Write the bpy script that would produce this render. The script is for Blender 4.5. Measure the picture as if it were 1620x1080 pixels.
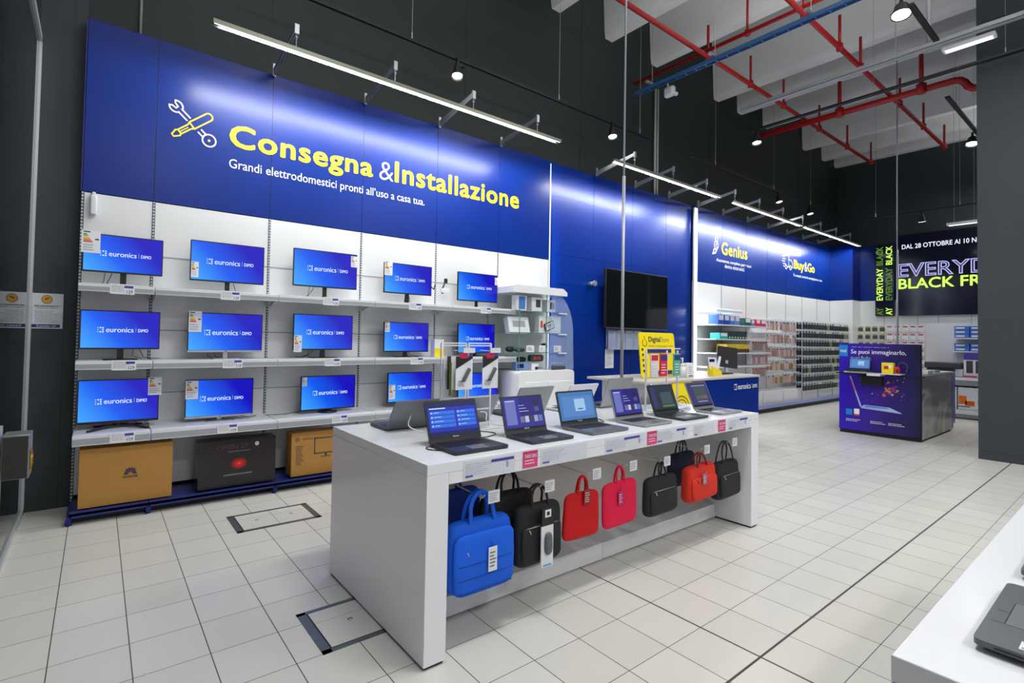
import bpy, bmesh, math, random
from mathutils import Vector, Matrix
for o in list(bpy.data.objects): bpy.data.objects.remove(o)
SC = bpy.context.scene; COL = SC.collection
PI = math.pi
# ------------------------------------------------------------------ camera
H = 1.5161
YAW, PITCH, ROLL = 0.93, 0.02453, 0.01881
def cam_axes():
    cy, sy, cp, sp = math.cos(YAW), math.sin(YAW), math.cos(PITCH), math.sin(PITCH)
    f = Vector((cy*cp, sy*cp, sp)); r = Vector((sy, -cy, 0)); u = r.cross(f)
    cr, sr = math.cos(ROLL), math.sin(ROLL)
    return cr*r+sr*u, -sr*r+cr*u, f
r_, u_, f_ = cam_axes()
cd = bpy.data.cameras.new('camera'); cam = bpy.data.objects.new('camera', cd); COL.objects.link(cam)
M = Matrix((r_, u_, -f_)).transposed().to_4x4(); M.translation = (0, 0, H); cam.matrix_world = M
cd.sensor_width = 36; cd.lens = 17.8823; cd.shift_x = 0.03411; cd.shift_y = -0.01702
cd.clip_start = 0.05; cd.clip_end = 200
SC.camera = cam
# ------------------------------------------------------------------ view / world
SC.view_settings.view_transform = 'Standard'; SC.view_settings.look = 'None'
SC.view_settings.gamma = 1; SC.view_settings.use_curve_mapping = False
SC.view_settings.exposure = 0.0
w = bpy.data.worlds.new('shop_air'); SC.world = w; w.use_nodes = True
bg = w.node_tree.nodes['Background']; bg.inputs[0].default_value = (0.95, 0.975, 1, 1); bg.inputs[1].default_value = 0.80
# ------------------------------------------------------------------ lights (tubes and spots get theirs in their builders)
def area_light(name, loc, sx, sy, power, target=None, color=(1, 1, 1), parent=None):
    l = bpy.data.lights.new(name, 'AREA'); l.shape = 'RECTANGLE'; l.size = sx; l.size_y = sy
    l.energy = power; l.color = color
    o = bpy.data.objects.new(name, l); COL.objects.link(o); o.location = loc
    if target is not None:
        d = Vector(target)-Vector(loc); o.rotation_euler = d.to_track_quat('-Z', 'Y').to_euler()
    if parent: o.parent = parent
    return o
FILL_LAMPS = [(2.2, 1.2, 5.6), (6.3, 1.2, 5.6), (-2.0, 1.0, 5.6), (1.0, -3.0, 5.6), (6.5, -3.0, 5.6), (15.55, 1.2, 5.6)]  # lamps added out of view to brighten the room
for hx, hy, hz in FILL_LAMPS:
    area_light('added_fill_light', (hx, hy, hz-.04), 1.2, .5, 230 if hx < 0 else 84, (hx, hy, 0), (1, 1, 1))
    area_light('added_fill_uplight', (hx, hy, hz+.12), 1.2, .5, 90 if hx < 10 else 25, (hx, hy, 9), (1, 1, 1))  # upward fill added to lift the ceiling
# ------------------------------------------------------------------ materials
MATS = {}
def mat(name, col=(.8, .8, .8), rough=.5, metal=0., emit=None, es=1., spec=.5, trans=0., alpha=1., coat=0., ior=1.45):
    if name in MATS: return MATS[name]
    m = bpy.data.materials.new(name); m.use_nodes = True
    b = m.node_tree.nodes['Principled BSDF']
    b.inputs['Base Color'].default_value = (*col, 1); b.inputs['Roughness'].default_value = rough
    b.inputs['Metallic'].default_value = metal; b.inputs['Specular IOR Level'].default_value = spec
    b.inputs['Transmission Weight'].default_value = trans; b.inputs['Alpha'].default_value = alpha
    b.inputs['Coat Weight'].default_value = coat; b.inputs['IOR'].default_value = ior
    if emit: b.inputs['Emission Color'].default_value = (*emit, 1); b.inputs['Emission Strength'].default_value = es
    MATS[name] = m
    return m
def s2l(r, g, b):
    return tuple(((c/255)/12.92 if c/255 <= .04045 else ((c/255+.055)/1.055)**2.4) for c in (r, g, b))
def N(nt, t, **kw):
    n = nt.nodes.new(t)
    for k, v in kw.items(): setattr(n, k, v)
    return n
def math_node(nt, op, a, b=None, c=None):
    n = nt.nodes.new('ShaderNodeMath'); n.operation = op
    for i, v in enumerate((a, b, c)):
        if v is None: continue
        if isinstance(v, (int, float)): n.inputs[i].default_value = v
        else: nt.links.new(v, n.inputs[i])
    return n.outputs[0]
def noisy(name, c1, c2, scale=3., rough=.5, rough2=None, bump=0., detail=4., **kw):
    """base colour wandering between two tones, optional fine bump"""
    if name in MATS: return MATS[name]
    m = mat(name, c1, rough, **kw); nt = m.node_tree; b = nt.nodes['Principled BSDF']
    tc = N(nt, 'ShaderNodeTexCoord'); no = N(nt, 'ShaderNodeTexNoise'); no.inputs['Scale'].default_value = scale
    no.inputs['Detail'].default_value = detail
    nt.links.new(tc.outputs['Object'], no.inputs['Vector'])
    mx = N(nt, 'ShaderNodeMix', data_type='RGBA')
    mx.inputs[6].default_value = (*c1, 1); mx.inputs[7].default_value = (*c2, 1)
    nt.links.new(no.outputs['Fac'], mx.inputs[0]); nt.links.new(mx.outputs[2], b.inputs['Base Color'])
    if bump:
        bp = N(nt, 'ShaderNodeBump'); bp.inputs['Strength'].default_value = bump
        n2 = N(nt, 'ShaderNodeTexNoise'); n2.inputs['Scale'].default_value = scale*12
        nt.links.new(tc.outputs['Object'], n2.inputs['Vector'])
        nt.links.new(n2.outputs['Fac'], bp.inputs['Height']); nt.links.new(bp.outputs[0], b.inputs['Normal'])
    return m
TILE = .305
def floor_material():
    m = mat('floor_tiles', (.6, .6, .56), .3); nt = m.node_tree; b = nt.nodes['Principled BSDF']; L = nt.links
    tc = N(nt, 'ShaderNodeTexCoord'); sp = N(nt, 'ShaderNodeSeparateXYZ'); L.new(tc.outputs['Object'], sp.inputs[0])
    def dist(out, off):
        u = math_node(nt, 'DIVIDE', math_node(nt, 'SUBTRACT', out, off), TILE)
        fr = math_node(nt, 'FRACT', u)
        d = math_node(nt, 'MULTIPLY', math_node(nt, 'SUBTRACT', .5, math_node(nt, 'ABSOLUTE', math_node(nt, 'SUBTRACT', fr, .5))), TILE)
        return d, math_node(nt, 'FLOOR', u)
    dx, ix = dist(sp.outputs[0], -.1366); dy, iy = dist(sp.outputs[1], -.0555-.006)
    gx = math_node(nt, 'LESS_THAN', dx, .0022); gy = math_node(nt, 'LESS_THAN', dy, .0017)
    tx = math_node(nt, 'LESS_THAN', math_node(nt, 'ABSOLUTE', math_node(nt, 'SUBTRACT', sp.outputs[0], 2.604)), .0045)
    ty = math_node(nt, 'LESS_THAN', math_node(nt, 'ABSOLUTE', math_node(nt, 'SUBTRACT', sp.outputs[1], 1.160)), .0055)
    g = math_node(nt, 'MAXIMUM', math_node(nt, 'MAXIMUM', gx, gy), math_node(nt, 'MAXIMUM', tx, ty))
    cb = N(nt, 'ShaderNodeCombineXYZ'); L.new(ix, cb.inputs[0]); L.new(iy, cb.inputs[1])
    wn = N(nt, 'ShaderNodeTexWhiteNoise'); L.new(cb.outputs[0], wn.inputs['Vector'])
    no = N(nt, 'ShaderNodeTexNoise'); no.inputs['Scale'].default_value = 1.3; no.inputs['Detail'].default_value = 5
    L.new(tc.outputs['Object'], no.inputs['Vector'])
    f1 = math_node(nt, 'ADD', math_node(nt, 'MULTIPLY', wn.outputs['Value'], .55), math_node(nt, 'MULTIPLY', no.outputs['Fac'], .35))
    mx = N(nt, 'ShaderNodeMix', data_type='RGBA'); mx.inputs[6].default_value = (.62, .61, .56, 1); mx.inputs[7].default_value = (.70, .69, .64, 1)
    L.new(f1, mx.inputs[0])
    mg = N(nt, 'ShaderNodeMix', data_type='RGBA'); mg.inputs[7].default_value = (.05, .048, .042, 1)
    L.new(g, mg.inputs[0]); L.new(mx.outputs[2], mg.inputs[6]); L.new(mg.outputs[2], b.inputs['Base Color'])
    L.new(math_node(nt, 'ADD', math_node(nt, 'MULTIPLY', no.outputs['Fac'], .04), math_node(nt, 'MULTIPLY_ADD', g, .4, .24)), b.inputs['Roughness'])
    bp = N(nt, 'ShaderNodeBump'); bp.inputs['Strength'].default_value = .25; bp.inputs['Distance'].default_value = .002
    L.new(math_node(nt, 'SUBTRACT', 1, g), bp.inputs['Height']); L.new(bp.outputs[0], b.inputs['Normal'])
    return m
def screen_material(name, c_left, c_mid, c_right, strength=1.):
    """a lit display: gradient picture given off by the screen itself"""
    m = mat(name, (0.004, .004, .006), .18); nt = m.node_tree; b = nt.nodes['Principled BSDF']
    tc = N(nt, 'ShaderNodeTexCoord'); sp = N(nt, 'ShaderNodeSeparateXYZ'); nt.links.new(tc.outputs['Generated'], sp.inputs[0])
    v = math_node(nt, 'SUBTRACT', math_node(nt, 'MULTIPLY_ADD', sp.outputs[0], .95, .18), math_node(nt, 'MULTIPLY', math_node(nt, 'SUBTRACT', .5, sp.outputs[2]), .45))
    cr = N(nt, 'ShaderNodeValToRGB'); nt.links.new(v, cr.inputs[0])
    e = cr.color_ramp.elements; e[0].position = .0; e[0].color = (*c_left, 1); e[1].position = 1; e[1].color = (*c_right, 1)
    k = e.new(.5); k.color = (*c_mid, 1)
    nt.links.new(cr.outputs[0], b.inputs['Emission Color']); b.inputs['Emission Strength'].default_value = strength
    return m
WHITE = noisy('white_lacquer', (.81, .82, .85), (.85, .86, .88), 1.2, .16)
WPANEL = noisy('white_panel', (.72, .73, .75), (.78, .78, .79), .8, .34)
WMETAL = mat('white_metal', (.75, .76, .78), .35)
GREYRAIL = mat('grey_rail', (.36, .38, .42), .35)
CARD = mat('white_card', (.82, .83, .86), .4)
DWALL = noisy('dark_wall_paint', (.0125, .0185, .0190), (.018, .025, .0255), 1.5, .6)
DWALLB = noisy('dark_blue_grey_paint', (.030, .038, .043), (.040, .050, .055), 1.5, .6)
BLACK = mat('black_plastic', (.012, .012, .014), .35)
BLACKM = mat('black_metal', (.008, .008, .009), .45)
DARKG = mat('dark_grey_plastic', (.055, .06, .068), .35)
SILVER = mat('silver_metal', (.50, .51, .53), .32, .8)
STEEL = mat('galvanised_steel', (.42, .43, .44), .4, .7)
BLUE = noisy('blue_laminate', s2l(6, 30, 110), s2l(2, 50, 140), .7, .29, spec=.30)
BLUED = mat('deep_blue_laminate', s2l(6, 22, 100), .3)
BLUEM = mat('blue_steel', s2l(30, 42, 118), .35)
YEL = mat('yellow_film', s2l(246, 228, 30), .45, emit=s2l(246, 228, 30), es=.0)
YELP = mat('yellow_print', s2l(245, 220, 20), .5)
WFILM = mat('white_film', (.85, .86, .9), .45)
RED = mat('red_pipe_paint', s2l(168, 26, 24), .4)
PURP = mat('violet_print', s2l(78, 62, 165), .5)
PINK = mat('pink_card', s2l(226, 70, 130), .5)
GREYTXT = mat('grey_print', (.33, .34, .40), .6)
DARKTXT = mat('dark_print', (.05, .05, .07), .6)
SCRTXT = mat('screen_white', (0, 0, 0), .4, emit=(.75, .9, 1), es=.95)
GLASS = mat('clear_glass', (.90, .98, .96), .02, trans=1., ior=1.25)
GREENEDGE = mat('glass_edge', (.12, .30, .28), .15)
KRAFT = noisy('kraft_cardboard', s2l(172, 124, 58), s2l(184, 136, 68), 2., .7)
ORANGE = mat('orange_print', s2l(236, 112, 30), .5)
TEAL = mat('teal_card', s2l(20, 170, 165), .5)
# ------------------------------------------------------------------ mesh builder
class B:
    def __init__(s, m=None):
        s.bm = bmesh.new(); s.ms = []; s.i = 0
        if m: s.m(m)
    def m(s, m):
        if m not in s.ms: s.ms.append(m)
        s.i = s.ms.index(m); return s
    def _f(s, fs, smooth=False):
        for f in fs: f.material_index = s.i; f.smooth = smooth
    def poly(s, pts):
        s._f([s.bm.faces.new([s.bm.verts.new(p) for p in pts])]); return s
    def box(s, x0, x1, y0, y1, z0, z1, bev=0., seg=2):
        if x0 > x1: x0, x1 = x1, x0
        if y0 > y1: y0, y1 = y1, y0
        if z0 > z1: z0, z1 = z1, z0
        v = [s.bm.verts.new((x, y, z)) for z in (z0, z1) for y in (y0, y1) for x in (x0, x1)]
        F = [s.bm.faces.new([v[k] for k in q]) for q in ((0, 2, 3, 1), (4, 5, 7, 6), (0, 1, 5, 4), (2, 6, 7, 3), (0, 4, 6, 2), (1, 3, 7, 5))]
        s._f(F)
        if bev:
            ed = list({e for f in F for e in f.edges})
            r = bmesh.ops.bevel(s.bm, geom=ed, offset=bev, segments=seg, affect='EDGES', profile=.5)
            for f in r['faces']: f.material_index = s.i; f.smooth = True
        return s
    def prism(s, pts, a, b, axis='y', smooth=False):
        """outline pts (2D) extruded between a and b along axis; y: pts=(x,z); x: pts=(y,z); z: pts=(x,y)"""
        def P(p, t):
            return {'y': (p[0], t, p[1]), 'x': (t, p[0], p[1]), 'z': (p[0], p[1], t)}[axis]
        A = [s.bm.verts.new(P(p, a)) for p in pts]; Bv = [s.bm.verts.new(P(p, b)) for p in pts]
        s._f([s.bm.faces.new(A), s.bm.faces.new(list(reversed(Bv)))])
        n = len(pts); side = [s.bm.faces.new((A[k], Bv[k], Bv[(k+1) % n], A[(k+1) % n])) for k in range(n)]
        s._f(side, smooth); return s
    def ring(s, c, ro, ri, axis='y', t=.001, n=24, a0=0, a1=2*PI):
        """flat ring (annulus) slab in the xz plane (axis y)"""
        full = abs(a1-a0-2*PI) < 1e-6; K = n
        for k in range(K):
            p0 = a0+(a1-a0)*k/K; p1 = a0+(a1-a0)*(k+1)/K
            q = [(ro, p0), (ro, p1), (ri, p1), (ri, p0)]
            if ri <= 0: q = q[:3]
            s.poly([(c[0]+r*math.cos(p), c[1]-t, c[2]+r*math.sin(p)) for r, p in q])
        return s
    def cyl(s, p, q, r, n=12, r2=None, cap=True):
        p = Vector(p); q = Vector(q); d = (q-p).normalized(); r2 = r if r2 is None else r2
        a = d.orthogonal().normalized(); b = d.cross(a)
        A = []; C = []
        for k in range(n):
            t = 2*PI*k/n; o = a*math.cos(t)+b*math.sin(t)
            A.append(s.bm.verts.new(p+o*r)); C.append(s.bm.verts.new(q+o*r2))
        s._f([s.bm.faces.new((A[k], A[(k+1) % n], C[(k+1) % n], C[k])) for k in range(n)], n > 6)
        if cap: s._f([s.bm.faces.new(list(reversed(A))), s.bm.faces.new(C)])
        return s
    def tube(s, pts, r, n=6, ry=None):
        """round (or flat, with ry) tube along a polyline"""
        pts = [Vector(p) for p in pts]; rings = []; a = None
        for k, p in enumerate(pts):
            d = (pts[min(k+1, len(pts)-1)]-pts[max(k-1, 0)]).normalized()
            if a is None: a = Vector((0, 1, 0)) if abs(d.y) < .9 else Vector((1, 0, 0))
            a = (a-d*a.dot(d)).normalized(); b = d.cross(a)
            rings.append([s.bm.verts.new(p+a*(ry if ry else r)*math.cos(2*PI*j/n)+b*r*math.sin(2*PI*j/n)) for j in range(n)])
        for A, C in zip(rings, rings[1:]):
            s._f([s.bm.faces.new((A[j], A[(j+1) % n], C[(j+1) % n], C[j])) for j in range(n)], True)
        s._f([s.bm.faces.new(list(reversed(rings[0]))), s.bm.faces.new(rings[-1])]); return s
    def soft(s, cx, cy, cz, w, d, h, p=4., n=14, m=10, taper=0., bulge=.0):
        """cushiony box: superellipsoid"""
        def sg(v, e): return math.copysign(abs(v)**e, v)
        R = []
        for i in range(m+1):
            t = -PI/2+PI*i/m; row = []
            for j in range(n*2):
                u = 2*PI*j/(n*2)
                x = sg(math.cos(t), 2/p)*sg(math.cos(u), 2/p); y = sg(math.cos(t), 2/2.6)*sg(math.sin(u), 2/2.6); z = sg(math.sin(t), 2/p)
                row.append(s.bm.verts.new((cx+x*w/2*(1-taper*(z+1)/2), cy+y*d/2*(1-.25*(z+1)/2), cz+z*h/2)))
            R.append(row)
        for A, C in zip(R, R[1:]):
            K = len(A); s._f([s.bm.faces.new((A[j], A[(j+1) % K], C[(j+1) % K], C[j])) for j in range(K)], True)
        bmesh.ops.remove_doubles(s.bm, verts=R[0]+R[-1], dist=1e-6)
        return s
    def obj(s, name, parent=None, loc=None, rot=None, label=None):
        s.bm.normal_update()
        bmesh.ops.recalc_face_normals(s.bm, faces=s.bm.faces) if len(s.bm.faces) < 4000 and not getattr(s, 'keep', False) else None
        me = bpy.data.meshes.new(name); s.bm.to_mesh(me); s.bm.free()
        for m_ in s.ms: me.materials.append(m_)
        o = bpy.data.objects.new(name, me); COL.objects.link(o)
        if parent: o.parent = parent
        if loc: o.location = loc
        if rot: o.rotation_euler = rot
        if label: o['label'] = label
        return o
def rrect(x0, x1, z0, z1, r, n=5):
    P = []
    for cx, cz, a in ((x1-r, z1-r, 0), (x0+r, z1-r, PI/2), (x0+r, z0+r, PI), (x1-r, z0+r, 1.5*PI)):
        for k in range(n+1):
            t = a+PI/2*k/n; P.append((cx+r*math.cos(t), cz+r*math.sin(t)))
    return P
def thing(name, label, cat, loc=(0, 0, 0), rz=0, group=None):
    o = bpy.data.objects.new(name, None); COL.objects.link(o); o.empty_display_size = .1
    o.location = loc; o.rotation_euler = (0, 0, rz); o['label'] = label; o['category'] = cat
    if group: o['group'] = group
    return o
def tag(o, label, cat, group=None):
    o['label'] = label; o['category'] = cat
    if group: o['group'] = group
    return o
def struct(o):
    o['kind'] = 'structure'; return o
def dup(root, loc=None, rz=None, label=None, group=None):
    r = root.copy(); COL.objects.link(r)
    if loc is not None: r.location = loc
    if rz is not None: r.rotation_euler = (0, 0, rz)
    if label: r['label'] = label
    if group: r['group'] = group
    for ch in list(root.children):
        c = ch.copy(); COL.objects.link(c); c.parent = r
        for g in list(ch.children):
            d = g.copy(); COL.objects.link(d); d.parent = c
    return r
# ------------------------------------------------------------------ lettering
TXT = {}
def text_mesh(s, bold=0., outline=0., spacing=1.):
    key = (s, bold, outline, spacing)
    if key in TXT: return TXT[key]
    cu = bpy.data.curves.new('lettering', 'FONT'); cu.body = s; cu.size = 1; cu.offset = bold; cu.resolution_u = 3
    cu.space_character = spacing; cu.align_x = 'LEFT'
    if outline: cu.fill_mode = 'NONE'; cu.bevel_depth = outline; cu.bevel_resolution = 0
    o = bpy.data.objects.new('lettering', cu); COL.objects.link(o)
    dg = bpy.context.evaluated_depsgraph_get(); dg.update()
    me = bpy.data.meshes.new_from_object(o.evaluated_get(dg), depsgraph=dg)
    bpy.data.objects.remove(o)
    xs = [v.co.x for v in me.vertices]; ys = [v.co.y for v in me.vertices]
    V = [tuple(v.co) for v in me.vertices]; F = [tuple(p.vertices) for p in me.polygons]
    TXT[key] = (V, F, min(xs), max(xs), min(ys), max(ys))
    bpy.data.meshes.remove(me)
    return TXT[key]
def add_text(b, s, x0, x1, z0, z1, y=0., bold=0., outline=0., spacing=1., keep=False, M=None):
    """lettering fitted to the rectangle x0..x1, z0..z1, facing -y"""
    V, F, a0, a1, b0, b1 = text_mesh(s, min(bold, 0), outline, spacing)
    rb = max(bold, 0)*(b1-b0)*1.0
    sx = (x1-x0)/(a1-a0+2*rb); sz = (z1-z0)/(b1-b0+2*rb)
    shifts = [(0, 0)] if rb == 0 else ([(-1, 0), (1, 0)] if bold < .02 else [(math.cos(PI*k/4), math.sin(PI*k/4)) for k in range(8)]+[(0, 0)])
    for n_, (ox, oz) in enumerate(shifts):
        def T(v):
            p = Vector((x0+(v[0]-a0+rb*(1+ox))*sx, y-n_*.0002*max(1., (z1-z0)*4), z0+(v[1]-b0+rb*(1+oz))*sz))
            return M @ p if M else p
        vs = [b.bm.verts.new(T(v)) for v in V]
        for f in F:
            try: b._f([b.bm.faces.new([vs[k] for k in f])])
            except ValueError: pass
    b.keep = True
    return b
def lines(b, x0, x1, z0, z1, n, y, rnd, th=.35):
    """rows of small print as thin dashes"""
    dz = (z1-z0)/n
    for k in range(n):
        x = x0; z = z0+dz*(k+.3)
        end = x0+(x1-x0)*rnd.uniform(.6, 1)
        while x < end-.001:
            wd = (x1-x0)*rnd.uniform(.06, .2); e = min(x+wd, end)
            b.poly([(x, y, z), (e, y, z), (e, y, z+dz*th), (x, y, z+dz*th)]); x = e+(x1-x0)*.03
    return b
def quad(b, x0, x1, z0, z1, y):
    return b.poly([(x0, y, z0), (x1, y, z0), (x1, y, z1), (x0, y, z1)])
RND = random.Random(7)
# ================================================================== the room shell
b = B(floor_material()); b.poly([(-4, -6, 0), (18.5, -6, 0), (18.5, 5.7, 0), (-4, 5.7, 0)])
b.box(-4, 18.5, -6, 5.7, -.2, -.01); struct(b.obj('floor'))
b = B(DWALL); b.box(-.46, 17.3, 5.6, 5.8, 0, 9)
for x in (1.39, 3.9, 6.2, 8.2, 10.2, 12.4, 14.6, 16.6):      # panel joints of the tall wall
    b.m(BLACKM); b.box(x-.004, x+.004, 5.597, 5.6, 4.2, 9); b.m(DWALL)
struct(b.obj('wall_left'))
b = B(DWALLB); b.box(17.2, 17.4, -6, 5.8, 0, 9); struct(b.obj('wall_back'))
b = B(DWALLB); b.box(9.573, 13.2, -4.0, 1.468, 0, 9)
for z in (0.0,): b.box(9.565, 9.573, -4.0, 1.468, 0, .10)
struct(b.obj('wall_right'))
CEILW = noisy('ceiling_concrete', (.74, .75, .74), (.82, .82, .81), .5, .8)
b = B(CEILW); b.box(-4, 17.4, -6, 5.8, 8.6, 8.8); struct(b.obj('ceiling'))
# precast roof beams: sloped sides, narrow soffit, each a beam of its own
beam_x = [4.3, 5.6, 6.88, 8.19, 10.42, 11.43, 12.66, 14.91, 16.19, 17.1]
first = None
for k, x in enumerate(beam_x):
    lab = 'white precast concrete roof beam, number %s from the back wall' % ['ten', 'nine', 'eight', 'seven', 'six', 'five', 'four', 'three', 'two', 'one'][k]
    if first is None:
        b = B(CEILW); z0 = 6.63
        b.prism([(-.09, z0), (.09, z0), (.11, z0+.10), (.16, z0+.9), (.30, 8.6), (-.30, 8.6), (-.16, z0+.9), (-.11, z0+.10)], -6, 5.6, 'y')
        first = b.obj('roof_beam', loc=(x, 0, 0)); tag(first, lab, 'beam', 'white roof beams')
    else:
        o = first.copy(); COL.objects.link(o); o.location = (x, 0, 0); o['label'] = lab
# glass shopfront on the left
MULL = mat('aluminium_frame', (.50, .54, .55), .35, .2)
SHOPGLASS = mat('shopfront_glass', (.004, .005, .006), .015, spec=1., ior=1.9)
b = B(MULL)
b.box(-.475, -.438, 5.53, 5.575, 0, 3.95); b.box(-.475, -.438, -3, 5.575, 3.90, 3.95); b.box(-.475, -.438, -3, 5.575, 0, .04)
fr = b.obj('window_1'); struct(fr)
b = B(SHOPGLASS); b.box(-.463, -.455, -3, 5.53, .04, 3.90); b.box(-.463, -.455, -3, 5.575, 3.95, 6.0); b.obj('pane', fr)
b = B(DWALLB); b.box(-.46, -.145, 5.585, 5.60, 0, 6.5)
b.m(BLACKM); b.box(-.232, -.228, 5.583, 5.585, 0, 6.5); struct(b.obj('trim_1'))
b = B(DWALLB); b.box(-4, -.475, 5.6, 5.8, 0, 9); struct(b.obj('wall_front'))
# floor access hatches
FR = mat('hatch_steel', (.16, .19, .20), .35, .6)
def hatch(x0, x1, y0, y1, lab, split):
    t = thing('floor_hatch', lab, 'floor hatch', (x0, y0, 0)); W, D = x1-x0, y1-y0
    b = B(FR); e = .045
    b.box(0, W, 0, e*.6, .0005, .004); b.box(0, W, D-e*.6, D, .0005, .004); b.box(0, e, 0, D, .0005, .004); b.box(W-e, W, 0, D, .0005, .004)
    b.m(BLACKM); b.box(e, W-e, e*.6, e*.6+.006, .0005, .003); b.box(e, e+.008, e*.6, D-e*.6, .0005, .003); b.obj('frame', t)
    xs = [e+.009, (W)/2, W-e-.002] if split else [e+.009, W-e-.002]
    for a, c in zip(xs, xs[1:]):
        q = B(mat('hatch_tile', (.63, .62, .575), .3)); q.box(a, c-.006, e*.6+.007, D-e*.6-.002, .0005, .003)
        q.m(BLACKM); q.box((a+c)/2-.012, (a+c)/2+.012, D*.5, D*.5+.02, .003, .0036)
        q.m(mat('hatch_recess', (.5, .49, .45), .4)); q.box((a+c)/2-.008, (a+c)/2+.008, D*.5-.002, D*.5+.012, .003, .0038)
        q.m(mat('joint_grey', (.30, .29, .26), .6)); q.box(a, c-.006, D*.66, D*.66+.002, .003, .0035)
        q.obj('tile_cover', t)
hatch(.89, 1.535, 4.16, 4.57, 'long steel framed floor hatch with two tiled covers near the monitor wall', True)
hatch(.90, 1.34, 2.37, 2.785, 'steel framed floor hatch partly under the end of the laptop table', False)
# ================================================================== monitor shelving against the wall
W = 5.47
JX = [-.135, .38, 1.39, 2.40, 3.41, 4.42]
def slot_material():
    m = mat('slotted_upright', (.62, .63, .66), .4); nt = m.node_tree; bs = nt.nodes['Principled BSDF']
    tc = N(nt, 'ShaderNodeTexCoord'); sp = N(nt, 'ShaderNodeSeparateXYZ'); nt.links.new(tc.outputs['Object'], sp.inputs[0])
    fr = math_node(nt, 'FRACT', math_node(nt, 'DIVIDE', sp.outputs[2], .028)); g = math_node(nt, 'LESS_THAN', fr, .5)
    mx = N(nt, 'ShaderNodeMix', data_type='RGBA'); mx.inputs[6].default_value = (.62, .63, .66, 1); mx.inputs[7].default_value = (.12, .13, .17, 1)
    nt.links.new(g, mx.inputs[0]); nt.links.new(mx.outputs[2], bs.inputs['Base Color']); return m
SLOT = slot_material()
def bluedot_material():
    m = mat('slotted_blue_joint', (.01, .02, .08), .4); nt = m.node_tree; bs = nt.nodes['Principled BSDF']
    tc = N(nt, 'ShaderNodeTexCoord'); sp = N(nt, 'ShaderNodeSeparateXYZ'); nt.links.new(tc.outputs['Object'], sp.inputs[0])
    fr = math_node(nt, 'FRACT', math_node(nt, 'DIVIDE', sp.outputs[2], .028)); g = math_node(nt, 'LESS_THAN', fr, .5)
    mx = N(nt, 'ShaderNodeMix', data_type='RGBA'); mx.inputs[6].default_value = (.01, .02, .10, 1); mx.inputs[7].default_value = (.003, .004, .02, 1)
    nt.links.new(g, mx.inputs[0]); nt.links.new(mx.outputs[2], bs.inputs['Base Color']); return m
BDOT = bluedot_material()
unit = thing('wall_shelving', 'white metal wall shelving with three rows of display shelves carrying monitors', 'shelving', (0, 0, 0))
for k, (a, c) in enumerate(zip(JX, JX[1:])):
    b = B(WPANEL); b.box(a+.012, c-.012, W, W+.02, .12, 2.685)
    b.m(GREYRAIL)
    for z in (2.19, 1.52, .95): b.box(a+.012, c-.012, W-.002, W, z-.006, z+.006)
    b.obj('back_panel', unit)
b = B(WPANEL); b.box(4.43, 5.39, W, W+.02, .12, 2.685); b.obj('back_panel', unit)
for x in JX: b = B(SLOT); b.box(x-.007, x+.007, W-.008, W+.02, 0, 2.685); b.obj('upright', unit)
# blue base with feet
for k, (a, c) in enumerate(zip(JX, JX[1:])):
    b = B(BLUEM); b.box(a+.004, c-.004, 5.0, W, .075, .095); b.box(a+.004, c-.004, 5.0, 5.012, .06, .11); b.obj('base_shelf', unit)
    b = B(BLACKM); b.box(a+.02, c-.02, 5.10, 5.12, .0, .075); b.obj('black_base_sheet', unit)  # black sheet stands in for the shadow under the base shelf
for x in JX:
    b = B(BLUEM); b.prism([(5.0, .02), (5.0, .074), (W, .074), (W, .02)], x-.014, x+.014, 'x'); b.cyl((x, 5.04, 0), (x, 5.04, .02), .022)
    b.m(BLUED); b.cyl((x, 4.996, .045), (x, 5.0, .045), .020)
    b.obj('foot', unit)
def shelf(a, c, yf, z, th, ang=0.):
    b = B(WMETAL); b.box(a+.004, c-.004, yf, W-.01, z-.03, z, .002, 1); sh = b.obj('shelf', unit)
    r = B(WMETAL); r.box(a+.003, c-.003, yf-.014, yf, z-th, z+.002, .002, 1)
    r.m(GREYRAIL); r.box(a+.006, c-.006, yf-.017, yf-.013, z-th+.010, z-.022); r.obj('price_rail', sh)
    for x in (a+.02, c-.02):
        q = B(WMETAL); q.prism([(yf+.06, z-.032), (W-.01, z-.032), (W-.01, z-.10)], x-.002, x+.002, 'x'); q.obj('bracket', sh)
    return sh
for k, (a, c) in enumerate(zip(JX, JX[1:])):
    shelf(a, c, 5.08, 1.881, .062); shelf(a, c, 5.055, 1.262, .066); shelf(a, c, 5.0, .688, .078)
for z in (1.881,1.262,.688):                                   # stub shelf beyond the last upright
    b = B(WMETAL); b.box(4.424, 4.46, 5.1, W-.01, z-.03, z); b.obj('shelf', unit)
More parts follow.
